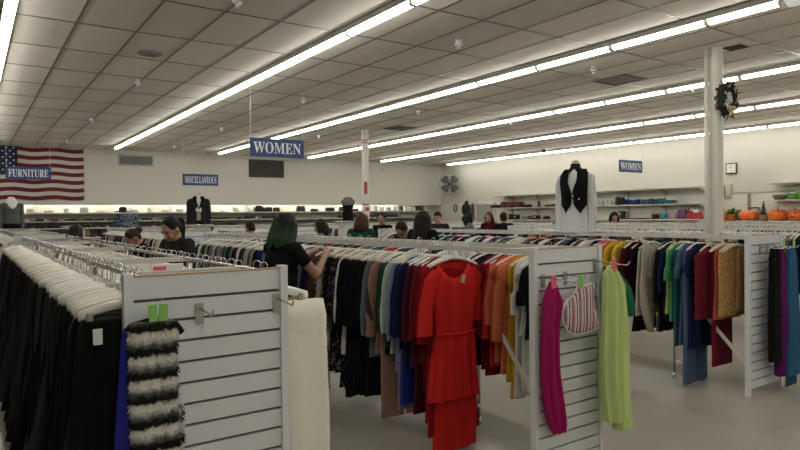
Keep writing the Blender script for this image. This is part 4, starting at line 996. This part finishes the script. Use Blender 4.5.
for s in (-1,1): q.ell((0,s*.07,.06), (.03,.07,.045), m=dm('yellow_bow', (.62,.45,.05), .6))
q.ell((0,0,.05), (.03,.03,.03)); on(10.05, Z3+.10, 'bow', 'yellow bow sitting in the black basket', 'bow', q)
on(9.80, Z3, 'basket', 'turquoise basket next to the black basket', 'basket', bowlmb(.09,.12,.16, dm('turq_basket', (.03,.28,.30), .6)))
for i, (yy, c, n_) in enumerate([(9.62,(.36,.26,.42),'lilac'),(9.52,(.55,.48,.40),'cream'),(9.44,(.45,.34,.36),'dusty rose')]):
    q = MB(); q.lathe([(.04,0),(.055,.05),(.04,.13),(.025,.16),(.035,.18),(.0,.17)], 14, m=dm('vase%d' % i, c)); on(yy, Z3, 'vase', n_ + ' small vase beside the purple bag', 'vase', q)
q = bagmb(.28,.18,.26, dm('purple_bag', (.12,.05,.15), .7), True, dm('brown_handle', (.12,.07,.05))); on(9.22, Z3, 'handbag', 'purple bag with brown handle left of the red handbag', 'bag', q, XS, PI/2)
q = bagmb(.44,.2,.26, dm('red_bag', (.36,.012,.02), .5), False); q.tube([(.09*math.cos(PI*k/12)+.06, 0, .24+.17*math.sin(PI*k/12)) for k in range(13)], .018, 8, dm('red_bag', (.36,.012,.02)))
q.rbox((-.08, .07, .27), (.16,.05,.1), None, .02, TAGW); on(8.86, Z3-.05, 'handbag', 'bright red handbag with upright handle left of the near column', 'bag', q, XS-.02, PI/2+.1)
# pumpkins and decorations
def pumpkin(y, rad, h_, lab, face=False, x=None):
    t = thing('pumpkin', lab, 'pumpkin', (x or XR-.30, y, 1.35)); h = h_+.05
    q = MB(); R = []
    for i in range(13):
        a = -PI/2+PI*i/12; cr = max(.04, math.cos(a)**.7 if math.cos(a) > 0 else .04)
        R.append([Vector((rad*cr*(1+.06*abs(math.sin(5*b))-.05)*math.cos(b), rad*cr*(1+.06*abs(math.sin(5*b))-.05)*math.sin(b), h/2+h/2*math.sin(a)-.02*math.exp(-((abs(a)-PI/2)*3)**2)*(1 if a > 0 else -1)*.6)) for b in [2*PI*j/40 for j in range(40)]])
    q.rings(R); q.build('shell', mat('pumpkin_orange', (.78,.165,.022), .4, 0, .12, 4), t, True)
    q = MB(); q.tube([(0,0,h-.03),(.005,0,h+.02),(.02,.01,h+.045)], [.018,.014,.012], 7); q.build('stem', mat('pumpkin_stem', (.10,.12,.04), .8), t, True)
    if face:
        q = MB()
        for yy, zz, w, hh in ((-.35,.62,.12,.12),(.3,.62,.12,.12),(0,.3,.42,.07),(.2,.37,.08,.06),(-.2,.37,.08,.06)):
            b = PI + yy*1.1; q.ell((rad*.985*math.cos(b)*math.cos((zz-.5)*1.3), rad*.985*math.sin(b)*math.cos((zz-.5)*1.3), h*zz), (.012, rad*w, h*hh*.6), 10, 6)
        q.build('face', DARKM, t, True)
pumpkin(8.56, .15, .23, 'orange pumpkin mostly hidden behind the green plant')
pumpkin(7.93, .23, .23, 'orange pumpkin between the green plant and the small tree')
pumpkin(7.24, .22, .24, 'wide orange pumpkin right of the small dark tree', x=XR-.3)
pumpkin(6.85, .17, .23, 'orange pumpkin at the right beside the wide one', True)
pumpkin(6.52, .17, .22, 'orange pumpkin at the right edge of the photo', False)
t = thing('potted_plant', 'leafy green plant in an orange pot beside the near column', 'plant', (XR-.38, 8.33, 1.35)); t.scale = (1.35, 1.35, 1.3)
q = MB(); q.lathe([(.06,0),(.09,.12),(.095,.13),(.08,.13),(.0,.11)], 16); q.build('pot', mat('pot_orange', (.55,.14,.03), .6), t, True)
q = MB(); r2 = random.Random(4)
for i in range(90):
    a = r2.uniform(0, 2*PI); e = r2.uniform(-.5, 1.4); L = r2.uniform(.08,.17); p0 = Vector((0,0,.12)); d = Vector((math.cos(a)*math.cos(e), math.sin(a)*math.cos(e), math.sin(e)*.9)); p1 = p0+d*L; sd = d.cross(Vector((0,0,1))).normalized()*.022
    q.add([p0, p1-d*.04+sd, p1+d*.02, p1-d*.04-sd, p1-d*.04+Vector((0,0,.008))], [(0,1,4),(1,2,4),(2,3,4),(3,0,4),(0,3,2,1)])
q.build('foliage', mat('leaf_green', (.06,.19,.025), .5, 0, .4, 20), t)
q = MB(); q.tube([(0,-.12,.0),(0,-.12,.28),(0,.12,.28),(0,.12,0)], .014, 6, DARKM); q.rbox((0,0,.13), (.14,.22,.24), None, .02, dm('smoke_grey', (.25,.25,.24))); on(8.33, 1.35, 'blender_appliance', 'grey appliance with black handle behind the green plant', 'appliance', q, XR-.16)
q = MB(); q.lathe([(.0,0),(.17,0),(.17,.17),(.15,.22),(.05,.25),(0,.25)], 22, m=dm('slow_cooker', (.5,.5,.47), .2)); q.tube([(-.0,-.14,.2),(-.03,-.12,.28),(-.03,.12,.28),(0,.14,.2)], .018, 8, DARKM); on(7.80, 1.35, 'slow_cooker', 'silver pot with black handle behind the orange pumpkin', 'pot', q, XR-.12) if False else None
t = thing('roasting_pot', 'silver domed pot with black handle behind the orange pumpkin', 'pot', (XR-.02-.0, 7.95, 1.60))
t.location = (XR-.10, 7.86, 1.35)
q = MB(); q.lathe([(.0,0),(.07,0),(.07,.2),(.09,.24),(.06,.28),(0,.29)], 22); q.build('body', dm('pot_silver', (.5,.5,.47), .3), t, True)
q = MB(); q.tube([(-.03,-.12,.28),(-.04,-.09,.33),(-.04,.09,.33),(-.03,.12,.28)], .018, 8); q.build('handle', DARKM, t, True)
t = thing('tabletop_tree', 'small dark christmas tree with red top between the pumpkins', 'christmas tree', (XR-.33, 7.56, 1.35))
q = MB(); q.lathe([(.08,0),(.10,.02),(.095,.15),(.0,.15)], 16); q.build('pot', dm('tree_pot', (.23,.15,.08), .8), t, True)
q = MB(); r2 = random.Random(6)
for k in range(5):
    z = .15+.055*k; rr = .095*(1-k/5.6)
    for j in range(16):
        a = 2*PI*j/16+k; q.tube([(0,0,z+.04),(rr*.7*math.cos(a),rr*.7*math.sin(a),z+.01),(rr*math.cos(a),rr*math.sin(a),z-.015)], [.012,.014,.002], 5)
q.tube([(0,0,.13),(0,0,.44)], [.012,.008], 6); q.build('branches', mat('tree_dark', (.02,.028,.016), .8), t)
q = MB(); q.ell((0,0,.455), (.022,.022,.035)); 
for k in range(10): q.ell((.07*math.cos(k*2.4)*(1-k/13), .07*math.sin(k*2.4)*(1-k/13), .17+.024*k), (.011,.011,.011))
q.build('ornament', mat('ornament_red', (.4,.05,.04), .4), t, True)
# right-edge unit
t = thing('basket', 'brown wicker basket at the left of the upper right-edge shelf', 'basket', (XR-.30, 7.20, 1.86))
q = MB(); q.lathe([(.10,0),(.16,.10),(.165,.115),(.145,.11),(.09,.02),(0,.02)], 20); q.build('bowl', mat('wicker', (.20,.14,.06), .8, 0, .5, 60), t, True)
q = MB(); q.ell((0,0,.09), (.13,.13,.04)); q.build('filling', mat('moss', (.12,.16,.04), .9, 0, .4, 60), t, True)
for j, yy in enumerate((6.92, 6.68)):
    t = thing('easter_basket', ['bright green basket beside the brown wicker basket', 'bright green basket at the photo edge on the upper shelf'][j], 'basket', (XR-.30, yy, 1.86))
    q = MB(); q.lathe([(.09,0),(.12,.10),(.125,.11),(.11,.10),(.08,.02),(0,.02)], 18); q.build('bowl', dm('lime_green', (.16,.42,.06), .6), t, True)
    q = MB(); q.tube([(0,.115*math.cos(PI*k/12), .10+.12*math.sin(PI*k/12)) for k in range(13)], .011, 6); q.build('handle', dm('lime_green', (.16,.42,.06)), t, True)
    q = MB(); r2 = random.Random(j)
    for k in range(40):
        a = r2.uniform(0, 2*PI); q.tube([(0,0,.06),(.08*math.cos(a),.08*math.sin(a),.11+r2.uniform(0,.03)),(.11*math.cos(a),.11*math.sin(a),.09)], [.01,.008,.003], 4)
    q.build('grass_filling', dm('grass_green', (.10,.34,.05), .8), t)
t = thing('wreath', 'small green wreath standing behind the right pumpkins', 'wreath', (XR-.09, 6.73, 1.52), PI/2)
q = MB(); r2 = random.Random(5)
for i in range(90):
    a = i*2*PI/90; p = Vector((.10*math.cos(a), 0, .10*math.sin(a))); d = Vector((r2.uniform(-1,1), r2.uniform(-1,1), r2.uniform(-1,1)))*.035; q.tube([p, p+d], [.012,.002], 5)
q.build('foliage', mat('leaf_dull', (.07,.13,.03), .7), t)
# clock, wall box, fan
t = thing('wall_clock', 'black square-framed clock on the right wall', 'clock', (XR, 8.5, 2.72))
q = MB(); q.rbox((-.02,0,0), (.04,.29,.29), None, .018, DARKM); q.build('frame', DARKM, t)
q = MB(); q.rbox((-.043,0,0), (.006,.23,.23), None, .002); q.build('face', TAGW, t)
q = MB(); q.bar((-.048,0,0),(-.048,.05,.045),.004,.010); q.bar((-.048,0,0),(-.048,-.02,.09),.004,.008)
for k in range(12): q.rbox((-.047,.095*math.cos(k*PI/6),.095*math.sin(k*PI/6)), (.003,.010,.010), None, .0)
q.build('hands', DARKM, t)
q = MB(); q.rbox((-.05,0,0), (.1,.24,.38), None, .01, dm('beige_box', (.50,.44,.33))); q.rbox((-.101,.05,0), (.004,.10,.30), None, .001, dm('brown_door', (.22,.18,.12)))
px('electrical_box', 'beige electrical box on the right wall beside the near column', 'box', q, (XR, 8.62, 2.13))
t = thing('wall_fan', 'round caged fan high in the corner of the right wall', 'fan', (XR-.55, 19.5, 2.84), math.radians(50))
# local -X faces the room
q = MB()
for rr, xx in ((.40,0),(.40,.14),(.30,-.05),(.2,-.07),(.1,-.08)): q.tube([(xx, rr*math.cos(2*PI*k/36), rr*math.sin(2*PI*k/36)) for k in range(36)], .010 if rr < .4 else .016, 6, closed=True)
for k in range(18):
    a = 2*PI*k/18; c, s = math.cos(a), math.sin(a); q.tube([(-.08,.06*c,.06*s),(-.06,.25*c,.25*s),(0,.4*c,.4*s),(.14,.4*c,.4*s)], .005, 4)
q.build('cage', mat('fan_grey', (.30,.29,.27), .4, .5), t)
q = MB()
for k in range(4):
    a = PI/4+PI/2*k; c, s = math.cos(a), math.sin(a); R = []
    for rr, w in ((.06,.06),(.18,.14),(.30,.17),(.36,.10)):
        R.append([Vector((.05+.03*u*.6+dx, rr*c-u*w*s, rr*s+u*w*c)) for u, dx in ((-1,0),(1,0),(1,.012),(-1,.012))])
    q.rings(R)
q.build('blade', mat('blade_dark', (.02,.02,.02), .4), t)
q = MB(); q.ell((.10,0,0), (.14,.09,.09)); q.bar((.15,0,0), (.62,.0,-.05), .05, .05); q.build('motor', DARKM, t, True)
# corner: grey panel door and goods hung on the slat board
t = thing('fitting_room_door', 'grey door panel in the slatted right wall near the corner', 'door', (XR-.025, 17.95, 0))
q = MB(); q.box(-.04, 0, -.5, .5, 0, 1.98); q.build('leaf', mat('door_grey', (.30,.30,.28), .6), t)
q = MB(); q.box(-.06, 0, -.56, -.5, 0, 2.04); q.box(-.06, 0, .5, .56, 0, 2.04); q.box(-.06, 0, -.56, .56, 1.98, 2.04); q.build('frame', SHELF, t)
q = MB(); q.rbox((-.055,-.25,1.55), (.02,.22,.34), None, .004); q.build('notice', mat('notice_grey', (.16,.16,.15), .6), t)
q = MB(); q.ell((-.08,.42,1.0), (.03,.03,.03)); q.build('door_knob', STEEL, t, True)
q = MB(); q.ell((-.10,0,0), (.10,.26,.28), m=dm('black_soft', (.012,.012,.013), .8)); q.rbox((-.08,0,.30), (.05,.16,.1), None, .02, MATS['goods_black_soft']); px('backpack', 'large black backpack hung on the slat board in the corner', 'bag', q, (XR-.02, 19.0, 1.80))
q = MB(); q.ell((-.07,0,0), (.07,.15,.14), m=dm('black_soft', (.012,.012,.013), .8)); q.rbox((-.05,0,.1), (.03,.1,.08), None, .01, MATS['goods_black_soft']); px('handbag', 'small black bag hung under the large backpack in the corner', 'bag', q, (XR-.02, 19.15, 1.42))
q = MB(); q.tube([(-.03, .10*math.cos(2*PI*k/24), .15*math.sin(2*PI*k/24)) for k in range(24)], .022, 6, DARKM, closed=True); px('belt', 'coiled dark belt hung left of the large black backpack', 'belt', q, (XR-.02, 19.75, 1.87))
q = MB(); q.lathe([(.0,0),(.06,0),(.07,.1),(.05,.22),(.06,.34),(.03,.42),(0,.42)], 14, m=dm('dark_bottle', (.05,.04,.03))); q.box(-.03,.12,-.02,.02,.18,.22,STEEL); px('umbrella', 'slim dark folded umbrella hung right of the large black backpack', 'umbrella', q, (XR-.12, 18.62, 1.62))

# ------------------------------------------------------------------ people
def remesh(q, name, vox, mt, smooth=4, parent=None):
    me = q.mesh('tmp'); o = bpy.data.objects.new('tmp', me); C.objects.link(o)
    m = o.modifiers.new('r', 'REMESH'); m.mode = 'VOXEL'; m.voxel_size = vox; m.use_smooth_shade = True
    s = o.modifiers.new('s', 'SMOOTH'); s.factor = .5; s.iterations = smooth
    bpy.context.view_layer.update(); dg = bpy.context.evaluated_depsgraph_get()
    me2 = bpy.data.meshes.new_from_object(o.evaluated_get(dg)); bpy.data.objects.remove(o); bpy.data.meshes.remove(me)
    me2.name = name; me2.materials.clear(); me2.materials.append(mt)
    me2.polygons.foreach_set('use_smooth', [True]*len(me2.polygons))
    return put(name, me2, parent)
def ik(a, b, l1, l2, pole):
    a, b, pole = Vector(a), Vector(b), Vector(pole); d = b-a; L = min(d.length, (l1+l2)*.995); u = d.normalized(); b = a+u*L
    k = (l1*l1-l2*l2+L*L)/(2*L); h = math.sqrt(max(0, l1*l1-k*k)); p = pole-u*pole.dot(u); p.normalize()
    return a+u*k+p*h, b
def person(lab, x, y, face, h, hair, hcol, shirt, trousers='charcoal', hands=None, pitch=10, yaw=0, lean=4, vox=.012, sleeve_len=.5, skin=(.36,.20,.13), z0=0., collar=None):
    """face: heading in degrees (0 = +X); built facing local +Y"""
    k = h/1.70
    t = thing('person', lab, 'person', (x, y, z0), math.radians(face-90)); t.scale = (k, k, k)
    SK = mat('skin_%d' % int(skin[0]*100), skin, .5, 0, .08, 12)
    Ml = Matrix.Rotation(math.radians(-lean), 3, 'X'); hip = Vector((0,0,.93))
    T = lambda p: hip + Ml @ (Vector(p)-hip)
    nk = T((0,-.005,1.455)); hc0 = T((0,.02,1.585))
    Mh = Ml @ Matrix.Rotation(math.radians(yaw), 3, 'Z') @ Matrix.Rotation(math.radians(-pitch), 3, 'X')
    piv = T((0,-.01,1.49)); Hd = lambda p: piv + Mh @ (Vector(p)+Vector((0,.025,.095)))
    b = MB()
    b.ell(T((0,0,1.30)), (.155,.105,.16), 16, 10, Ml); b.ell(T((0,.005,1.12)), (.13,.095,.17), 16, 10, Ml); b.ell((0,-.01,.95), (.165,.12,.14), 16, 10)
    sh = [T((s*.165,0,1.405)) for s in (-1, 1)]
    b.cap(sh[0], sh[1], .055, .055); b.cap(nk-Vector((0,0,.05)), Hd((0,-.03,-.04)), .056, .052)
    # head
    b.ell(Hd((0,-.005,.015)), (.076,.096,.108), 16, 12, Mh); b.ell(Hd((0,.028,-.06)), (.054,.062,.055), 14, 8, Mh)
    b.cap(Hd((0,.088,.02)), Hd((0,.112,-.022)), .010, .015, 8); b.ell(Hd((0,.078,.035)), (.05,.016,.012), 10, 6, Mh)
    for s in (-1, 1): b.ell(Hd((s*.078,-.008,-.005)), (.012,.022,.032), 10, 6, Mh); b.ell(Hd((s*.04,.072,-.03)), (.024,.02,.02), 10, 6, Mh)
    b.ell(Hd((0,.086,-.058)), (.024,.012,.010), 10, 6, Mh)
    hipj = [Vector((s*.088,0,.90)) for s in (-1, 1)]
    for s, hj in zip((-1, 1), hipj):
        kn = Vector((s*.095,.01,.50)); an = Vector((s*.10,-.02,.09))
        b.cap(hj, kn, .082, .056); b.cap(kn, kn+(an-kn)*.35, .055, .056); b.cap(kn+(an-kn)*.35, an, .056, .036); b.cap(an-Vector((0,.03,.05)), an+Vector((s*.02,.16,-.06)), .04, .028)
    if hands is None: hands = [(-.26,.06,.80), (.26,.06,.80)]
    arms = []
    for s, sj, hd_ in zip((-1, 1), sh, hands):
        el, wr = ik(sj, hd_, .285, .25, (s*.45,-.35,-.8)); arms.append((sj, el, wr))
        b.cap(sj, el, .050, .039); b.cap(el, wr, .040, .026)
        d = (wr-el).normalized(); dn = Vector((0,0,-1)); side = d.cross(dn).normalized() if abs(d.z) < .95 else Vector((0,1,0)); dn = side.cross(d)
        if dn.z > 0: dn = -dn
        pc = wr+d*.05
        for u in (-.026, -.009, .009, .026): b.cap(wr+side*u*.5, wr+d*.085+side*u, .016, .012, 8)
        for u, L in ((-.03,.062),(-.01,.075),(.011,.080),(.031,.072)):
            p0 = wr+d*.085+side*u; p1 = p0+d*L*.45+dn*.006; p2 = p1+d*L*.25+dn*L*.28; p3 = p2+d*L*.06+dn*L*.3
            b.cap(p0, p1, .0095, .009, 8); b.cap(p1, p2, .009, .0085, 8); b.cap(p2, p3, .0085, .0075, 8)
        ts = 1 if (side.dot(Vector((-s,0,0))) > 0) else -1
        p0 = wr+d*.025+side*ts*.022; p1 = p0+d*.04+side*ts*.026+dn*.01; p2 = p1+d*.03+side*ts*.006+dn*.012
        b.cap(p0, p1, .013, .011, 8); b.cap(p1, p2, .011, .009, 8)
    remesh(b, 'body', vox, SK, 3, t)
    # shirt
    S = cl(shirt) if isinstance(shirt, str) else shirt
    c = MB(); g = .014
    c.ell(T((0,0,1.30)), (.155+g,.105+g+.01,.165), 16, 10, Ml); c.ell(T((0,.005,1.12)), (.145+g,.105+g,.18), 16, 10, Ml); c.ell((0,-.01,.96), (.168+g,.125+g,.12), 16, 10)
    c.cap(sh[0], sh[1], .062, .062); c.cap(nk-Vector((0,0,.055)), nk-Vector((0,0,.01)), .072, .062)
    for sj, el, wr in arms:
        c.cap(sj, el if sleeve_len >= .5 else sj+(el-sj)*(.3+sleeve_len), .066, .056)
        if sleeve_len > .9: c.cap(el, el+(wr-el)*.92, .055, .042)
    remesh(c, 'shirt', max(vox, .010), S, 4, t)
    c = MB(); c.ell((0,-.01,.93), (.172,.128,.125), 16, 10)
    for s, hj in zip((-1, 1), hipj):
        kn = Vector((s*.095,.01,.50)); an = Vector((s*.10,-.02,.10)); c.cap(hj, kn, .095, .074); c.cap(kn, an, .074, .062)
    remesh(c, 'trousers', .014, cl(trousers), 3, t)
    c = MB()
    for s in (-1, 1):
        an = Vector((s*.10,-.02,.09)); c.cap(an-Vector((0,.04,.045)), an+Vector((s*.02,.17,-.052)), .048, .036); c.ell(an, (.045,.05,.05))
    remesh(c, 'shoes', .012, mat('shoe_black', (.01,.01,.01), .45), 2, t)
    # hair
    HM = hcol if not isinstance(hcol, tuple) else mat('hair_%d_%d_%d' % tuple(int(v*1000) for v in hcol), hcol, .6, 0, .35, 25, 0, 200, 0, .15)
    c = MB(); c.ell(Hd((0,-.022,.035)), (.085,.098,.100), 18, 12, Mh)
    if hair in ('short', 'buzz'): c.ell(Hd((0,-.05,-.02)), (.076,.062,.07), 14, 8, Mh)
    if hair == 'fringe': c.ell(Hd((0,.03,.085)), (.07,.06,.04), 14, 8, Mh); c.ell(Hd((0,-.05,-.02)), (.076,.062,.07), 14, 8, Mh)
    if hair in ('bob', 'long'):
        dz = -.20 if hair == 'bob' else -.42; r3 = random.Random(len(lab))
        for i in range(26):
            a = math.radians(-205+230*i/25 + r3.uniform(-3, 3)); ca, sa = math.cos(a), math.sin(a)
            w = 1.0 + r3.uniform(-.05, .09); L = dz*(1+r3.uniform(-.10, .08))
            p = [Hd((.05*ca, -.02+.06*sa, .11)), Hd((.085*ca*w, -.02+.10*sa*w, .04)), Hd((.094*ca*w, -.022+.106*sa*w, -.05)), Hd((.10*ca*w, -.025+.11*sa*w, -.05+(dz+.05)*.5)), Hd((.092*ca*w, -.025+.10*sa*w, L))]
            c.tube(p, [.012,.019,.022,.021,.008], 7)
        if hair == 'long': c.ell(Hd((0,-.06,-.18)), (.10,.07,.2), 14, 10, Mh)
        else: c.ell(Hd((0,-.05,-.06)), (.088,.07,.10), 14, 8, Mh)
    if hair in ('ponytail', 'bun'):
        c.ell(Hd((0,-.05,.0)), (.078,.06,.08), 14, 8, Mh)
        if hair == 'ponytail':
            p0 = Hd((0,-.11,.05)); bk = (Mh @ Vector((0,-1,0))); bk.z = 0; bk.normalize(); pts = [p0] + [p0+bk*a+Vector((0,0,b)) for a, b in ((.045,-.005),(.06,-.09),(.055,-.20),(.045,-.30))]
            c.tube(pts, [.025,.040,.044,.036,.012], 9)
            for u in (-.02, .02): c.tube([p+Mh @ Vector((u,-.008,0)) for p in pts], [.02,.03,.03,.026,.008], 7)
        else: c.ell(Hd((0,-.135,.03)), (.05,.045,.05), 12, 8, Mh)
    remesh(c, 'hair', .008 if vox < .01 else .012, HM, 2, t)
    # eyes, brows, mouth
    c = MB()
    for s in (-1, 1): c.ell(Hd((s*.032,.083,.018)), (.013,.010,.006 if pitch > 15 else .008), 10, 6, Mh)
    c.build('eyes', mat('eye_dark', (.02,.015,.012), .2), t, True)
    c = MB()
    for s in (-1, 1): c.tube([Hd((s*.014,.094,.036)), Hd((s*.034,.091,.042)), Hd((s*.054,.076,.036))], [.004,.005,.003], 6)
    c.build('eyebrows', HM if isinstance(hcol, tuple) else mat('brow_dark', (.02,.015,.012), .6), t, True)
    c = MB(); c.ell(Hd((0,.096,-.055)), (.022,.007,.005), 10, 6, Mh); c.ell(Hd((0,.095,-.064)), (.018,.008,.005), 10, 6, Mh)
    c.build('lips', mat('lips', (.30,.10,.08), .5), t, True)
    if collar:
        c = MB(); c.tube([nk+Vector((.064*math.cos(2*PI*j/20), .064*math.sin(2*PI*j/20)+.012, -.012-.02*math.sin(2*PI*j/20))) for j in range(20)], .007, 6, closed=True); c.build('collar_trim', cl(collar), t, True)
    return t
def green_hair():
    m = mat('hair_green', (.012,.016,.010), .6, 0, .5, 30, 0, 200, 0, .15)
    nt = m.node_tree; b = nt.nodes['Principled BSDF']; tc = nt.nodes.new('ShaderNodeTexCoord'); sp = nt.nodes.new('ShaderNodeSeparateXYZ'); nz = nt.nodes.new('ShaderNodeTexNoise'); nz.inputs['Scale'].default_value = 18
    mp = nt.nodes.new('ShaderNodeMapping'); mp.inputs['Scale'].default_value = (4, 4, .6)
    ad = nt.nodes.new('ShaderNodeMath'); ad.operation = 'MULTIPLY_ADD'; ad.inputs[1].default_value = .16
    rp = nt.nodes.new('ShaderNodeValToRGB'); rp.color_ramp.elements[0].position = .0; rp.color_ramp.elements[0].color = (.018,.05,.022,1); rp.color_ramp.elements[1].position = 1; rp.color_ramp.elements[1].color = (.008,.008,.007,1)
    mr = nt.nodes.new('ShaderNodeMapRange'); mr.inputs[1].default_value = 1.58; mr.inputs[2].default_value = 1.72
    nt.links.new(tc.outputs['Object'], sp.inputs[0]); nt.links.new(tc.outputs['Object'], mp.inputs[0]); nt.links.new(mp.outputs[0], nz.inputs[0])
    nt.links.new(nz.outputs['Fac'], ad.inputs[0]); nt.links.new(sp.outputs['Z'], ad.inputs[2]); nt.links.new(ad.outputs[0], mr.inputs[0]); nt.links.new(mr.outputs[0], rp.inputs[0]); nt.links.new(rp.outputs[0], b.inputs['Base Color'])
    return m
DK = (.012,.010,.009); BR = (.05,.022,.014)
person('person with green-tinted bob and black tee reaching into the middle rack', 2.0, 4.60, 14, 1.60, 'bob', green_hair(), 'black', hands=[(-.06,.40,1.33), (.15,.40,1.32)], pitch=12, yaw=12, lean=7, vox=.0075, sleeve_len=.15)
person('person with a black ponytail in a dark shirt looking down at the nearest rack', 1.71, 6.22, 205, 1.605, 'ponytail', DK, 'charcoal', hands=[(-.15,.36,1.12), (.15,.36,1.12)], pitch=30, lean=6, vox=.008, sleeve_len=.5, skin=(.40,.23,.15), collar='black')
person('person with brown hair in a dark bun bending at the nearest rack', 1.80, 7.83, 180, 1.50, 'bun', BR, 'black', pitch=30, lean=16)
person('person with dark brown hair far at the left below the flag', 1.34, 10.75, 60, 1.50, 'bob', (.02,.010,.008), 'maroon', pitch=15)
person('person with short black hair behind the green-haired shopper', 3.95, 10.05, 110, 1.51, 'short', DK, 'black', pitch=20)
person('person with black hair behind the pale far hangers', 4.67, 8.86, 140, 1.525, 'bob', DK, 'grey', pitch=15)
person('person with reddish brown hair left of the red-banded column', 4.85, 8.05, 40, 1.615, 'bob', (.055,.020,.013), 'dark green', pitch=20)
person('person with dark hair and black shirt facing the camera by the far column', 7.02, 10.75, 215, 1.62, 'short', DK, 'black', pitch=5, skin=(.30,.16,.10))
person('person in black with dark hair bending their head in the middle aisle', 4.84, 6.80, 210, 1.56, 'short', DK, 'black', pitch=42, lean=14)
person('person with big long black hair in the middle aisle', 4.70, 6.32, 20, 1.625, 'long', DK, 'black', pitch=5)
person('person with a reddish face and dark fringe beyond the long black hair', 7.68, 9.75, 220, 1.645, 'fringe', DK, 'charcoal', pitch=8, skin=(.40,.20,.15))
person('person with dark bob in profile before the slat board corner', 9.22, 10.64, -40, 1.63, 'bob', DK, 'grey', pitch=5)
person('person with red-brown hair beside the grey door panel', 9.68, 10.4, 200, 1.62, 'bob', (.06,.022,.016), 'maroon', pitch=10)
person('person with round short black hair seen from behind', 9.33, 9.6, 60, 1.62, 'short', DK, 'black', pitch=8)
person('person with dark hair bowing over the rack right of the vest mannequin', 12.15, 8.95, 225, 1.63, 'bob', DK, 'beige', pitch=35, skin=(.42,.22,.18))

# ------------------------------------------------------------------ world, camera, colour
w = bpy.data.worlds.new('w'); sc.world = w; w.use_nodes = True
w.node_tree.nodes['Background'].inputs[0].default_value = (.5,.5,.5,1); w.node_tree.nodes['Background'].inputs[1].default_value = .02
cam = bpy.data.cameras.new('camera'); co = bpy.data.objects.new('camera', cam); C.objects.link(co)
cam.sensor_width = 36; cam.lens = 28.06; cam.clip_start = .05
Mc = Matrix.Rotation(math.radians(-34.7), 4, 'Z') @ Matrix.Rotation(math.radians(90-.82), 4, 'X') @ Matrix.Rotation(math.radians(-.645), 4, 'Z')
co.matrix_world = Matrix.Translation((0, 0, 1.57)) @ Mc
sc.camera = co
sc.view_settings.view_transform = 'Standard'; sc.view_settings.look = 'None'; sc.view_settings.gamma = 1; sc.view_settings.use_curve_mapping = False
sc.view_settings.exposure = EXPO
sc.cycles.use_denoising = True
sc.cycles.max_bounces = 6; sc.cycles.diffuse_bounces = 4; sc.cycles.glossy_bounces = 3; sc.cycles.sample_clamp_indirect = 6
